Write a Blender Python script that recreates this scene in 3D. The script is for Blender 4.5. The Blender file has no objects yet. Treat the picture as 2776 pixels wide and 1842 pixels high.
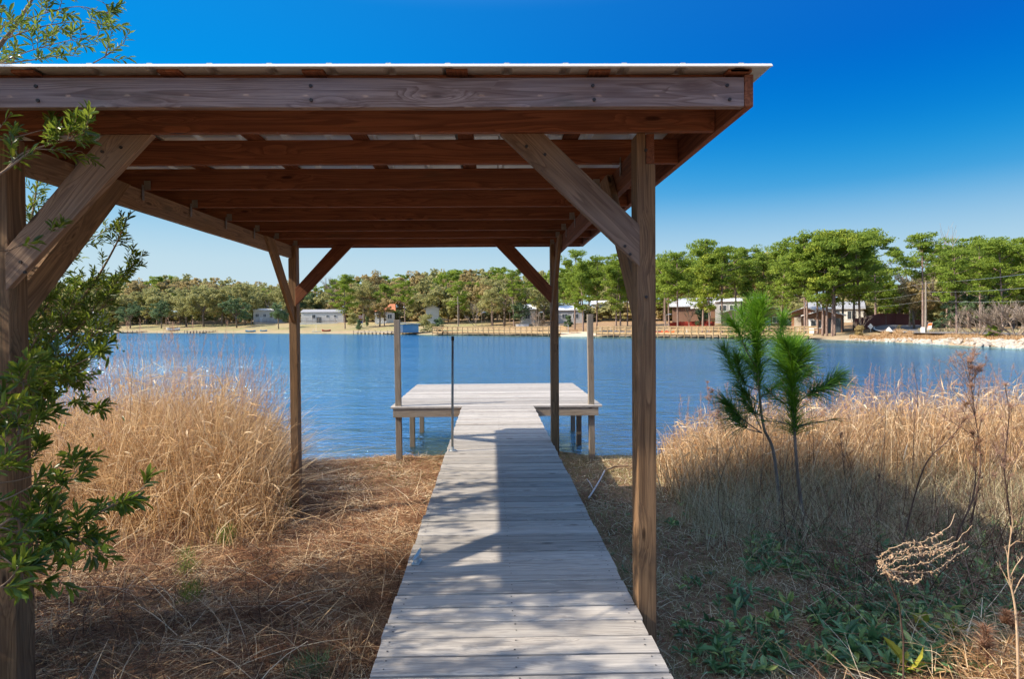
import bpy, math, random
import numpy as np
from mathutils import Matrix, Vector
random.seed(7); rng = np.random.default_rng(7)
R_ = math.radians
sc = bpy.context.scene
COL = sc.collection

# ------------------------------------------------------------------ camera
K = 2776 / 2363.0            # photo pixels per measuring pixel
FN = 1600.0                  # focal length in photo pixels
CAMZ = 1.43
YAW, PIT, ROL = R_(0.9), R_(1.0), R_(0.43)
RM = (Matrix.Rotation(-YAW, 3, 'Z') @ Matrix.Rotation(math.pi/2 - PIT, 3, 'X') @ Matrix.Rotation(-ROL, 3, 'Z'))
d0 = RM.transposed() @ Vector((0, 1, 0))
vpx, vpy = 1388 + FN*d0.x/(-d0.z), 921 - FN*d0.y/(-d0.z)
SX, SY = 1331 - vpx, 875 - vpy        # the walkway's vanishing point sits here in the photograph
cam = bpy.data.cameras.new('camera'); camo = bpy.data.objects.new('camera', cam); COL.objects.link(camo)
camo.matrix_world = Matrix.Translation((0, 0, CAMZ)) @ RM.to_4x4()
cam.sensor_width = 36; cam.lens = FN/2776*36
cam.shift_x = -SX/2776; cam.shift_y = SY/2776
cam.clip_start = 0.05; cam.clip_end = 6000
sc.camera = camo

# ------------------------------------------------------------------ light
SUN_T = Vector((1.22, 0.235, -1.0)).normalized()      # direction the light travels
elev = math.asin(-SUN_T.z); azim = math.atan2(-SUN_T.x, -SUN_T.y)   # compass direction of the sun, from +Y clockwise
world = bpy.data.worlds.new('World'); sc.world = world; world.use_nodes = True
wn = world.node_tree; wn.nodes.clear()
sky = wn.nodes.new('ShaderNodeTexSky'); sky.sky_type = 'NISHITA'; sky.sun_disc = False
sky.sun_elevation = elev; sky.sun_rotation = azim
sky.altitude = 0; sky.air_density = 1.0; sky.dust_density = 1.6; sky.ozone_density = 1.0
bg = wn.nodes.new('ShaderNodeBackground'); bg.inputs['Strength'].default_value = 0.15; EXPO = 1.5
wo = wn.nodes.new('ShaderNodeOutputWorld')
# clear winter sky: pale at the horizon, deep blue above it and away from the sun; the sky texture takes over overhead
wtc = wn.nodes.new('ShaderNodeTexCoord'); wsp = wn.nodes.new('ShaderNodeSeparateXYZ'); wn.links.new(wtc.outputs['Generated'], wsp.inputs[0])
def wramp(stops):
    r = wn.nodes.new('ShaderNodeValToRGB'); cr = r.color_ramp; cr.interpolation = 'B_SPLINE'
    while len(cr.elements) < len(stops): cr.elements.new(0.5)
    for e, (p_, c_) in zip(cr.elements, stops): e.position = p_; e.color = (*c_, 1)
    wn.links.new(wsp.outputs[2], r.inputs[0]); return r.outputs[0]
wl = wramp([(0,(.64,.78,.84)),(.10,(.55,.74,.84)),(.16,(.34,.62,.84)),(.22,(.10,.47,.84)),(.29,(.0,.37,.86)),(.38,(.0,.29,.84)),(.55,(.01,.25,.70))])
wr = wramp([(0,(.56,.74,.84)),(.10,(.46,.67,.82)),(.15,(.27,.54,.79)),(.20,(.02,.36,.74)),(.28,(.0,.22,.68)),(.38,(.0,.12,.60)),(.55,(.01,.15,.55))])
def wmap(sock, a, b):
    m = wn.nodes.new('ShaderNodeMapRange'); m.interpolation_type = 'SMOOTHSTEP'; m.inputs[1].default_value = a; m.inputs[2].default_value = b; wn.links.new(sock, m.inputs[0]); return m.outputs[0]
def wmix(f, a, b):
    m = wn.nodes.new('ShaderNodeMix'); m.data_type = 'RGBA'; wn.links.new(f, m.inputs[0]); wn.links.new(a, m.inputs[6]); wn.links.new(b, m.inputs[7]); return m.outputs[2]
side = wmix(wmap(wsp.outputs[0], -0.55, 0.65), wl, wr)
wsc = wn.nodes.new('ShaderNodeVectorMath'); wsc.operation = 'SCALE'; wsc.inputs['Scale'].default_value = 1/(0.15*2**EXPO); wn.links.new(side, wsc.inputs[0])
wn.links.new(wmix(wmap(wsp.outputs[2], 0.46, 0.66), wsc.outputs[0], sky.outputs[0]), bg.inputs[0]); wn.links.new(bg.outputs[0], wo.inputs[0])
sun = bpy.data.lights.new('sun', 'SUN'); sun.energy = 2.65; sun.angle = R_(0.53); sun.color = (1.0, 0.88, 0.71)
suno = bpy.data.objects.new('sun', sun); COL.objects.link(suno); suno.location = (-20, -5, 30)
suno.rotation_euler = SUN_T.to_track_quat('-Z', 'Y').to_euler()
sc.view_settings.view_transform = 'Standard'; sc.view_settings.look = 'None'
sc.view_settings.exposure = EXPO; sc.view_settings.gamma = 1.0
sc.cycles.max_bounces = 8; sc.cycles.transparent_max_bounces = 12; sc.cycles.caustics_reflective = False

# ------------------------------------------------------------------ helpers
def ray(xv, yv):
    c = Vector(((xv*K - 1388 - SX)/FN, -(yv*K - 921 - SY)/FN, -1))
    return RM @ c
def V(xv, yv, Y):                    # point seen at a place of the picture, at distance Y
    d = ray(xv, yv); t = Y/d.y
    return Vector((d.x*t, Y, CAMZ + d.z*t))
def VX(xv, yv, Y): p = V(xv, yv, Y); return p.x
def tag(o, label=None, cat=None, group=None, kind=None):
    if label: o['label'] = label
    if cat: o['category'] = cat
    if group: o['group'] = group
    if kind: o['kind'] = kind
    return o
def empty(name, loc=(0,0,0), rz=0.0, label=None, cat=None, group=None):
    o = bpy.data.objects.new(name, None); COL.objects.link(o); o.location = loc; o.rotation_euler = (0,0,rz)
    o.empty_display_size = 0.1
    return tag(o, label, cat, group)
def np_mesh(name, verts, faces, mats, attr=None, matidx=None, smooth=False):
    """faces: (M,3) or (M,4) array, or list of such arrays"""
    if not isinstance(faces, list): faces = [faces]
    faces = [np.asarray(f, dtype=np.int32) for f in faces if len(f)]
    me = bpy.data.meshes.new(name)
    verts = np.asarray(verts, dtype=np.float32)
    me.vertices.add(len(verts)); me.vertices.foreach_set('co', verts.ravel())
    idx = np.concatenate([f.ravel() for f in faces])
    tot = np.concatenate([np.full(len(f), f.shape[1], dtype=np.int32) for f in faces])
    start = np.concatenate([[0], np.cumsum(tot)[:-1]]).astype(np.int32)
    me.loops.add(len(idx)); me.loops.foreach_set('vertex_index', idx)
    me.polygons.add(len(tot)); me.polygons.foreach_set('loop_start', start); me.polygons.foreach_set('loop_total', tot)
    if matidx is not None: me.polygons.foreach_set('material_index', np.asarray(matidx, dtype=np.int32))
    me.polygons.foreach_set('use_smooth', np.full(len(tot), smooth, dtype=bool))
    if attr is not None:
        a = me.attributes.new('rnd', 'FLOAT', 'POINT'); a.data.foreach_set('value', np.asarray(attr, dtype=np.float32))
    for m in (mats if isinstance(mats, (list, tuple)) else [mats]): me.materials.append(m)
    me.update(calc_edges=True); me.validate()
    return me
def link(name, me, parent=None, loc=None):
    o = bpy.data.objects.new(name, me); COL.objects.link(o)
    if parent is not None: o.parent = parent
    if loc is not None: o.location = loc
    return o
def copy_tree(o, parent=None):
    c = o.copy(); COL.objects.link(c); c.parent = parent
    for ch in list(o.children): copy_tree(ch, c)
    return c

class MB:                              # gathers boxes, tubes and polygons into ONE mesh
    def __init__(s): s.v = []; s.f = []; s.a = []; s.m = []; s.bev = None
    def add(s, vs, fs, r=None, mi=0):
        n = len(s.v); r = random.random() if r is None else r
        s.v += [tuple(p) for p in vs]; s.a += [r]*len(vs)
        for f in fs: s.f.append(tuple(n+i for i in f)); s.m.append(mi)
    def box(s, x0, x1, y0, y1, z0, z1, mi=0, r=None, M=None):
        vs = [(x,y,z) for x in (x0,x1) for y in (y0,y1) for z in (z0,z1)]
        if M is not None: vs = [M @ Vector(p) for p in vs]
        s.add(vs, [(0,1,3,2),(4,6,7,5),(0,4,5,1),(2,3,7,6),(0,2,6,4),(1,5,7,3)], r, mi)
    def prism(s, poly, y0, y1, mi=0, r=None, axis='y'):   # polygon in xz pushed along y (or in yz along x)
        n = len(poly)
        if axis == 'y': vs = [(p[0],y0,p[1]) for p in poly] + [(p[0],y1,p[1]) for p in poly]
        elif axis == 'x': vs = [(y0,p[0],p[1]) for p in poly] + [(y1,p[0],p[1]) for p in poly]
        else: vs = [(p[0],p[1],y0) for p in poly] + [(p[0],p[1],y1) for p in poly]
        fs = [tuple(range(n)), tuple(range(2*n-1, n-1, -1))] + [(i, n+i, n+(i+1)%n, (i+1)%n) for i in range(n)]
        s.add(vs, fs, r, mi)
    def tube(s, pts, rad, n=6, mi=0, r=None, cap=True):
        pts = [Vector(p) for p in pts]
        if not hasattr(rad, '__len__'): rad = [rad]*len(pts)
        vs = []; up = Vector((0.3,0.2,1))
        for i, p in enumerate(pts):
            t = (pts[min(i+1,len(pts)-1)] - pts[max(i-1,0)])
            if t.length < 1e-9: t = Vector((0,0,1))
            t.normalize(); a = t.cross(up)
            if a.length < 0.05: a = t.cross(Vector((1,0,0)))
            a.normalize(); b = t.cross(a)
            for k in range(n):
                w = 2*math.pi*k/n; vs.append(p + a*math.cos(w)*rad[i] + b*math.sin(w)*rad[i])
        fs = [(i*n+k, i*n+(k+1)%n, (i+1)*n+(k+1)%n, (i+1)*n+k) for i in range(len(pts)-1) for k in range(n)]
        if cap and n > 2: fs += [tuple(range(n-1,-1,-1)), tuple((len(pts)-1)*n+k for k in range(n))]
        s.add(vs, fs, r, mi)
    def quad(s, a, b, c, d, mi=0, r=None): s.add([a,b,c,d], [(0,1,2,3)], r, mi)
    def mesh(s, name, mats, smooth=False):
        me = bpy.data.meshes.new(name); me.from_pydata(s.v, [], s.f)
        for m in (mats if isinstance(mats, (list, tuple)) else [mats]): me.materials.append(m)
        me.polygons.foreach_set('material_index', s.m)
        if smooth: me.polygons.foreach_set('use_smooth', [True]*len(s.f))
        a = me.attributes.new('rnd', 'FLOAT', 'POINT'); a.data.foreach_set('value', s.a)
        me.update(); return me
    def build(s, name, mats, parent=None, smooth=False, bevel=0, loc=None):
        o = link(name, s.mesh(name, mats, smooth), parent, loc)
        if bevel:
            b = o.modifiers.new('bevel', 'BEVEL'); b.width = bevel; b.segments = 2; b.limit_method = 'ANGLE'
        return o

# ------------------------------------------------------------------ materials
class NT:
    def __init__(s, name):
        s.m = bpy.data.materials.new(name); s.m.use_nodes = True; s.t = s.m.node_tree; s.t.nodes.clear()
        s.out = s.n('ShaderNodeOutputMaterial')
    def n(s, kind, **kw):
        nd = s.t.nodes.new(kind)
        for k, v in kw.items(): setattr(nd, k, v)
        return nd
    def l(s, a, b): s.t.links.new(a, b)
    def attr(s, name='rnd'): return s.n('ShaderNodeAttribute', attribute_name=name)
    def math(s, op, a, b=None, c=None, clamp=False):
        nd = s.n('ShaderNodeMath', operation=op); nd.use_clamp = clamp
        for i, q in enumerate((a, b, c)):
            if q is None: continue
            if isinstance(q, (int, float)): nd.inputs[i].default_value = q
            else: s.l(q, nd.inputs[i])
        return nd.outputs[0]
    def ramp(s, fac, stops, interp='LINEAR'):
        nd = s.n('ShaderNodeValToRGB'); cr = nd.color_ramp; cr.interpolation = interp
        while len(cr.elements) < len(stops): cr.elements.new(0.5)
        for e, (p, c) in zip(cr.elements, stops):
            e.position = p; e.color = (c, c, c, 1) if isinstance(c, (int, float)) else (*c, 1)
        s.l(fac, nd.inputs[0]); return nd.outputs[0]
    def mix(s, fac, a, b, mode='MIX'):
        nd = s.n('ShaderNodeMix', data_type='RGBA', blend_type=mode)
        for sock, q in ((nd.inputs[0], fac), (nd.inputs[6], a), (nd.inputs[7], b)):
            if isinstance(q, (int, float)): sock.default_value = q
            elif isinstance(q, tuple): sock.default_value = (*q, 1)
            else: s.l(q, sock)
        return nd.outputs[2]
    def noise(s, vec, scale, detail=4, rough=0.55, dist=0.0, out=0):
        nd = s.n('ShaderNodeTexNoise'); nd.inputs['Scale'].default_value = scale; nd.inputs['Detail'].default_value = detail
        nd.inputs['Roughness'].default_value = rough; nd.inputs['Distortion'].default_value = dist
        if vec is not None: s.l(vec, nd.inputs['Vector'])
        return nd.outputs[out]
    def mapping(s, vec, scale=(1,1,1), loc=(0,0,0)):
        nd = s.n('ShaderNodeMapping'); nd.inputs['Scale'].default_value = scale; nd.inputs['Location'].default_value = loc
        s.l(vec, nd.inputs['Vector']); return nd.outputs[0]
    def bsdf(s, color, rough=0.8, bump=None, bstr=0.3, bdist=0.01, spec=0.3, metal=0.0):
        b = s.n('ShaderNodeBsdfPrincipled')
        if isinstance(color, tuple): b.inputs['Base Color'].default_value = (*color, 1)
        else: s.l(color, b.inputs['Base Color'])
        if isinstance(rough, (int, float)): b.inputs['Roughness'].default_value = rough
        else: s.l(rough, b.inputs['Roughness'])
        b.inputs['Specular IOR Level'].default_value = spec; b.inputs['Metallic'].default_value = metal
        if bump is not None:
            bp = s.n('ShaderNodeBump'); bp.inputs['Strength'].default_value = bstr; bp.inputs['Distance'].default_value = bdist
            s.l(bump, bp.inputs['Height']); s.l(bp.outputs[0], b.inputs['Normal'])
        s.l(b.outputs[0], s.out.inputs[0]); return b

def wood(name, light, dark, weather, wamt=0.5, grain=1.0, knots=True, stain=(0.05,0.06,0.04), rough=0.85, bump=0.5, ringdark=0.5):
    """plank wood; the grain runs along local X, each piece shifted by its own rnd"""
    t = NT(name); tc = t.n('ShaderNodeTexCoord'); at = t.attr()
    sh = t.n('ShaderNodeCombineXYZ')
    oi = t.n('ShaderNodeObjectInfo')
    rr = t.math('ADD', at.outputs['Fac'], oi.outputs['Random'])
    t.l(t.math('MULTIPLY', rr, 37.0), sh.inputs[0]); t.l(t.math('MULTIPLY', rr, 91.0), sh.inputs[1]); t.l(t.math('MULTIPLY', rr, 53.0), sh.inputs[2])
    va = t.n('ShaderNodeVectorMath', operation='ADD'); t.l(tc.outputs['Object'], va.inputs[0]); t.l(sh.outputs[0], va.inputs[1])
    P = va.outputs[0]
    # knots bend the grain
    kn = t.n('ShaderNodeTexVoronoi'); kn.inputs['Scale'].default_value = 1.0; kn.inputs['Randomness'].default_value = 1.0
    t.l(t.mapping(P, (2.6, 10, 10)), kn.inputs['Vector'])
    kd = kn.outputs['Distance']
    ksc = t.n('ShaderNodeSeparateColor'); t.l(kn.outputs['Color'], ksc.inputs[0]); ksel = t.math('GREATER_THAN', ksc.outputs[0], 0.45)
    kmask = t.math('MULTIPLY', t.ramp(kd, [(0.0, 1.0), (0.08, 0.9), (0.13, 0.0)]), ksel)
    kring = t.math('MULTIPLY', t.ramp(kd, [(0.0, 1.0), (0.5, 0.0)]), ksel)
    warp = t.n('ShaderNodeTexNoise'); warp.inputs['Scale'].default_value = 1.0; warp.inputs['Detail'].default_value = 2
    t.l(t.mapping(P, (1.3, 6, 6)), warp.inputs['Vector'])
    wv = t.n('ShaderNodeVectorMath', operation='MULTIPLY_ADD'); t.l(warp.outputs['Color'], wv.inputs[0]); wv.inputs[1].default_value = (0.0, 0.05, 0.05); t.l(P, wv.inputs[2])
    kk = t.n('ShaderNodeCombineXYZ'); t.l(t.math('MULTIPLY', kring, 0.035), kk.inputs[1]); t.l(t.math('MULTIPLY', kring, 0.035), kk.inputs[2])
    w2 = t.n('ShaderNodeVectorMath', operation='ADD'); t.l(wv.outputs[0], w2.inputs[0]); t.l(kk.outputs[0], w2.inputs[1])
    g1 = t.noise(t.mapping(w2.outputs[0], (1.2*grain, 60*grain, 60*grain)), 1.0, 3, 0.6)
    g2 = t.noise(t.mapping(w2.outputs[0], (6*grain, 260*grain, 260*grain)), 1.0, 3, 0.7)
    big = t.noise(t.mapping(P, (0.9, 3.0, 3.0)), 1.0, 4, 0.6)
    rg = t.noise(t.mapping(w2.outputs[0], (0.35, 10, 10), (7, 3, 1)), 1.0, 2, 0.4)
    rl = t.math('FRACT', t.math('MULTIPLY_ADD', rg, 19.0, t.math('MULTIPLY', kring, 1.6)))
    rline = t.ramp(rl, [(0.0, 0.0), (0.55, 0.35), (0.88, 1.0), (1.0, 0.0)])
    gm = t.math('MULTIPLY', t.ramp(g1, [(0.36, 0.25), (0.50, 0.75), (0.66, 1.0)]), t.math('MULTIPLY_ADD', rline, -0.75, 1.0))
    c = t.mix(gm, dark, light)
    c = t.mix(t.math('MULTIPLY', t.ramp(g2, [(0.45, 0.0), (0.7, 1.0)]), ringdark), c, tuple(x*0.55 for x in dark))
    wm = t.math('MULTIPLY', t.ramp(big, [(0.35, 0.0), (0.62, 1.0)]), wamt)
    c = t.mix(wm, c, t.mix(t.math('MULTIPLY', rline, 0.45), weather, tuple(x*0.35 for x in weather)))
    st = t.noise(t.mapping(P, (1.5, 8, 8), (3,5,9)), 1.0, 5, 0.65)
    c = t.mix(t.ramp(st, [(0.60, 0.0), (0.74, 0.55)]), c, stain)
    # a tone of its own for each plank
    pv = t.math('MULTIPLY_ADD', t.math('FRACT', t.math('MULTIPLY', rr, 7.31)), 0.42, 0.79)
    hsv = t.n('ShaderNodeHueSaturation'); t.l(pv, hsv.inputs['Value']); t.l(c, hsv.inputs['Color']); c = hsv.outputs[0]
    if knots: c = t.mix(t.math('MULTIPLY', kmask, 0.85), c, (dark[0]*0.25, dark[1]*0.22, dark[2]*0.2))
    h = t.math('ADD', t.math('MULTIPLY', g1, 0.7), t.math('MULTIPLY', g2, 0.5))
    t.bsdf(c, rough, h, bump, 0.004, 0.25); return t.m

M = {}
M['post_wood'] = wood('post_wood', (0.36,0.21,0.10), (0.09,0.045,0.022), (0.22,0.155,0.105), 0.5, 0.9)
M['joist_wood'] = wood('joist_wood', (0.31,0.118,0.058), (0.125,0.044,0.024), (0.20,0.085,0.048), 0.3, 0.7, ringdark=0.25)
M['fascia_wood'] = wood('fascia_wood', (0.33,0.245,0.205), (0.11,0.062,0.05), (0.27,0.235,0.245), 0.7, 0.55)
M['brace_wood'] = wood('brace_wood', (0.38,0.25,0.15), (0.13,0.07,0.04), (0.31,0.245,0.205), 0.55, 0.6)
M['deck_wood'] = wood('deck_wood', (0.51,0.465,0.405), (0.26,0.235,0.21), (0.45,0.435,0.41), 0.5, 1.0, stain=(0.17,0.165,0.15), ringdark=0.6)
M['dock_wood'] = wood('dock_wood', (0.42,0.335,0.24), (0.19,0.135,0.09), (0.36,0.33,0.28), 0.6, 0.9)

def plain(name, col, rough=0.7, var=0.15, scale=6.0, metal=0.0, spec=0.3, bump=0.0):
    t = NT(name); tc = t.n('ShaderNodeTexCoord')
    nz = t.noise(tc.outputs['Object'], scale, 5, 0.6)
    c = t.mix(t.ramp(nz, [(0.3, 0.0), (0.7, 1.0)]), tuple(x*(1-var) for x in col), tuple(min(1, x*(1+var)) for x in col))
    t.bsdf(c, rough, nz if bump else None, bump, 0.02, spec, metal); return t.m
M['galv'] = plain('galvanised_metal', (0.55,0.57,0.58), 0.38, 0.12, 9, 0.7)
M['pipe'] = plain('steel_pipe', (0.30,0.33,0.34), 0.45, 0.25, 20, 0.6)
M['tie'] = plain('dull_steel', (0.26,0.24,0.22), 0.5, 0.2, 30, 0.6)
M['nail'] = plain('nail_head', (0.05,0.045,0.045), 0.6, 0.2, 20, 0.3)
M['roof_metal'] = plain('roof_metal', (0.62,0.62,0.60), 0.4, 0.08, 3, 0.35)

def leafmat(name, cols, rough=0.45, trans=0.35, tcol=None, spec=0.4):
    t = NT(name); at = t.attr()
    n = len(cols)
    c = t.ramp(at.outputs['Fac'], [(i/(n-1), cc) for i, cc in enumerate(cols)])
    b = t.n('ShaderNodeBsdfPrincipled'); t.l(c, b.inputs['Base Color']); b.inputs['Roughness'].default_value = rough
    b.inputs['Specular IOR Level'].default_value = spec
    tr = t.n('ShaderNodeBsdfTranslucent')
    tc = t.mix(0.55, c, tcol if tcol else (0.30,0.34,0.04))
    t.l(tc, tr.inputs[0]); mx = t.n('ShaderNodeMixShader'); mx.inputs[0].default_value = trans
    t.l(b.outputs[0], mx.inputs[1]); t.l(tr.outputs[0], mx.inputs[2]); t.l(mx.outputs[0], t.out.inputs[0]); return t.m
M['myrtle'] = leafmat('myrtle_leaf', [(0.04,0.09,0.016),(0.08,0.16,0.022),(0.16,0.25,0.03),(0.32,0.36,0.035)], 0.34, 0.42, None, 0.5)
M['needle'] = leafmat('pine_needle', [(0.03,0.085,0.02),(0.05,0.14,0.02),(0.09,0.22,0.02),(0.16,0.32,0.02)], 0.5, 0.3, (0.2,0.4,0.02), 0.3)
M['pine'] = leafmat('pine_foliage', [(0.09,0.15,0.03),(0.16,0.235,0.04),(0.235,0.32,0.05),(0.32,0.40,0.07)], 0.7, 0.42, (0.42,0.52,0.07), 0.1)
M['pine_yellow'] = leafmat('pine_foliage_yellow', [(0.13,0.18,0.03),(0.22,0.28,0.04),(0.32,0.38,0.05),(0.40,0.45,0.07)], 0.7, 0.3, (0.3,0.34,0.04), 0.1)
M['oak'] = leafmat('oak_foliage', [(0.20,0.215,0.09),(0.30,0.305,0.125),(0.39,0.37,0.165),(0.47,0.43,0.21)], 0.8, 0.42, (0.46,0.46,0.18), 0.08)
M['russet'] = leafmat('russet_foliage', [(0.24,0.20,0.095),(0.35,0.28,0.13),(0.44,0.355,0.175),(0.50,0.42,0.22)], 0.8, 0.42, (0.5,0.4,0.17), 0.08)
M['dark_green'] = leafmat('live_oak_foliage', [(0.06,0.11,0.065),(0.10,0.165,0.09),(0.15,0.225,0.11),(0.22,0.28,0.13)], 0.6, 0.35, (0.2,0.28,0.1), 0.2)
M['reed'] = leafmat('dry_grass', [(0.14,0.065,0.03),(0.46,0.27,0.13),(0.66,0.44,0.23),(0.92,0.76,0.52)], 0.7, 0.35, (0.62,0.44,0.22), 0.15)
M['straw'] = leafmat('dead_straw', [(0.17,0.065,0.038),(0.36,0.19,0.10),(0.62,0.44,0.25),(0.92,0.77,0.54)], 0.75, 0.2, (0.5,0.36,0.2), 0.12)
M['grey_grass'] = leafmat('faded_grass', [(0.16,0.13,0.07),(0.38,0.33,0.18),(0.58,0.50,0.30),(0.80,0.72,0.52)], 0.75, 0.25, (0.4,0.33,0.2), 0.12)
M['turf'] = leafmat('short_grass', [(0.09,0.10,0.03),(0.17,0.18,0.05),(0.30,0.27,0.10),(0.42,0.35,0.17)], 0.75, 0.25, (0.3,0.3,0.08), 0.12)
M['plume'] = leafmat('seed_plume', [(0.36,0.20,0.14),(0.48,0.30,0.21),(0.58,0.40,0.29)], 0.8, 0.4, (0.6,0.4,0.3), 0.1)
M['weed_leaf'] = leafmat('broad_weed_leaf', [(0.05,0.11,0.045),(0.12,0.25,0.105),(0.20,0.36,0.15),(0.40,0.48,0.14)], 0.38, 0.25, (0.14,0.26,0.06), 0.45)
M['yellow_leaf'] = leafmat('yellowing_leaf', [(0.16,0.22,0.03),(0.30,0.33,0.04),(0.45,0.38,0.05)], 0.5, 0.3, (0.5,0.45,0.05), 0.3)
M['dead_leaf'] = leafmat('dead_leaf', [(0.16,0.07,0.04),(0.25,0.13,0.08),(0.38,0.26,0.18)], 0.8, 0.2, (0.4,0.2,0.1), 0.1)

def bark(name, a, b):
    t = NT(name); tc = t.n('ShaderNodeTexCoord')
    nz = t.noise(t.mapping(tc.outputs['Object'], (1,1,0.25)), 9.0, 5, 0.65)
    t.bsdf(t.mix(t.ramp(nz, [(0.35,0.0),(0.65,1.0)]), a, b), 0.9, nz, 0.5, 0.03, 0.1); return t.m
M['pine_bark'] = bark('pine_bark', (0.15,0.10,0.085), (0.36,0.27,0.23))
M['grey_bark'] = bark('grey_bark', (0.13,0.10,0.08), (0.30,0.25,0.21))
M['twig'] = bark('twig_bark', (0.17,0.11,0.07), (0.36,0.26,0.17))
M['dark_stem'] = bark('dark_weed_stem', (0.055,0.035,0.028), (0.14,0.09,0.07))
M['pale_stem'] = bark('pale_weed_stem', (0.42,0.29,0.18), (0.62,0.46,0.31))
M['bare_twig'] = bark('bare_twig', (0.20,0.155,0.12), (0.40,0.33,0.27))
M['driftwood'] = bark('driftwood', (0.38,0.36,0.34), (0.6,0.58,0.55))

# ------------------------------------------------------------------ terrain
_sx = np.array([-900,-500,-200,0,100,300,680,1000,1300,1500,1700,1920,2060,2200,2363,2700,3600], float)
_sY = np.array([330,300,250,225,212,188,151,122,101,91,81,72,63,54,47,37,24], float)
_th = []; _rs = []
for a, b in zip(_sx, _sY):
    d = ray(a, 744); th = math.atan2(d.x, d.y); _th.append(th); _rs.append(b/math.cos(th))
_th = np.array(_th); _rs = np.array(_rs)
def th_of(xv): d = ray(xv, 744); return math.atan2(d.x, d.y)
def rshore(th): return np.interp(th, _th, _rs)
_thR = np.array([th_of(1000), th_of(1900), th_of(2080), th_of(2160), th_of(2700)])
def sm(a, b, x): t = np.clip((x-a)/(b-a), 0, 1); return t*t*(3-2*t)
def near_z(X, Y):
    w = 0.25*np.sin(X*0.9+1.3) + 0.13*np.sin(X*2.3) + 0.06*np.sin(X*6.1)
    y = Y - w*sm(6, 10, Y)
    z = np.interp(y, [-40,-6,0,3,5,7,9,10.3,10.9,12,14.5,20,40], [-0.1,-0.2,-0.34,-0.52,-0.68,-0.84,-0.91,-0.965,-1.01,-1.16,-1.45,-2.6,-4])
    bump = 0.035*np.sin(X*2.1+Y*1.3)*np.sin(Y*1.9-X*0.7) + 0.018*np.sin(X*5.3-Y*3.1)*np.sin(Y*4.7+X*2.2)
    z = z + bump*np.clip((10.3-y)/3, 0, 1)
    return z
def far_z(X, Y):
    th = np.arctan2(X, Y); r = np.hypot(X, Y)
    off = r - rshore(th) - 0.5*np.sin(th*90) - 0.35*np.sin(th*231+1)
    road = sm(th_of(1990), th_of(2120), th)        # the right part is an embankment carrying the road
    lawn = np.interp(off, [-60,-8,0,1,5,30,70,120,300,900], [-4,-1.7,-1.02,-0.86,-0.65,0.9,3.1,4.2,7,10])
    bank = np.interp(off, [-60,-8,0,1.5,4,7,14,40,70,120,300,900], [-4,-1.7,-1.1,-0.72,-0.30,-0.06,-0.02,0.5,1.6,3.2,6,9])
    z = lawn*(1-road) + bank*road
    return np.where(np.cos(th) > -0.1, z, -4)
def ground_z(X, Y):
    return np.maximum(near_z(np.asarray(X, float), np.asarray(Y, float)), far_z(np.asarray(X, float), np.asarray(Y, float)))
def gz(x, y): return float(ground_z(x, y))
def at_far(xv, off):
    th = th_of(xv); r = float(rshore(th)) + off
    x, y = r*math.sin(th), r*math.cos(th)
    return Vector((x, y, gz(x, y))), r, th

def seg(*a): return np.concatenate(a)
ang = seg(np.linspace(-math.pi, -0.95, 50, endpoint=False), np.linspace(-0.95, 0.95, 520, endpoint=False), np.linspace(0.95, math.pi, 50, endpoint=False))
rad = seg([0.0], np.linspace(0.4, 16, 110), np.geomspace(17, 38, 16), np.arange(40, 250, 1.5), np.geomspace(255, 2600, 24))
A, Rr = np.meshgrid(ang, rad, indexing='ij')
X = (Rr*np.sin(A)).ravel(); Y = (Rr*np.cos(A)).ravel(); Z = ground_z(X, Y)
na, nr = len(ang), len(rad)
I, J = np.meshgrid(np.arange(na), np.arange(nr-1), indexing='ij'); I = I.ravel(); J = J.ravel(); I2 = (I+1) % na
faces = np.stack([I*nr+J, I*nr+J+1, I2*nr+J+1, I2*nr+J], 1)
t = NT('ground_surface')
geo = t.n('ShaderNodeNewGeometry'); P = geo.outputs['Position']; at = t.n('ShaderNodeAttribute', attribute_name='zone')
sep = t.n('ShaderNodeSeparateColor'); t.l(at.outputs['Color'], sep.inputs[0])
n1 = t.noise(P, 1.3, 6, 0.65); n2 = t.noise(P, 14, 5, 0.7); n3 = t.noise(P, 0.12, 4, 0.6); n4 = t.noise(P, 60, 3, 0.7)
near = t.mix(t.ramp(n2, [(0.35,0.0),(0.65,1.0)]), (0.065,0.030,0.020), (0.27,0.15,0.085))
near = t.mix(t.ramp(n1, [(0.42,0.0),(0.65,0.7)]), near, (0.32,0.20,0.11))
near = t.mix(t.ramp(n4, [(0.55,0.0),(0.72,0.6)]), near, (0.55,0.43,0.28))
lawn = t.mix(t.ramp(n1, [(0.3,0.0),(0.7,1.0)]), (0.19,0.19,0.08), (0.35,0.32,0.16))
lawn = t.mix(t.ramp(n3, [(0.4,0.0),(0.6,0.8)]), lawn, (0.36,0.27,0.16))
sand = t.mix(t.ramp(n1, [(0.3,0.0),(0.7,1.0)]), (0.33,0.25,0.16), (0.44,0.34,0.23))
straw = t.mix(t.ramp(n1, [(0.3,0.0),(0.7,1.0)]), (0.25,0.15,0.085), (0.39,0.255,0.145))
c = t.mix(sep.outputs[0], near, lawn); c = t.mix(sep.outputs[1], c, straw); c = t.mix(sep.outputs[2], c, sand)
sx = t.n('ShaderNodeSeparateXYZ'); t.l(P, sx.inputs[0])
bed = t.ramp(t.math('MULTIPLY_ADD', sx.outputs[2], -0.5, -0.5, clamp=True), [(0.0,(0.36,0.24,0.13)),(0.10,(0.22,0.16,0.09)),(0.3,(0.05,0.07,0.06)),(0.8,(0.012,0.03,0.04))])
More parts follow.
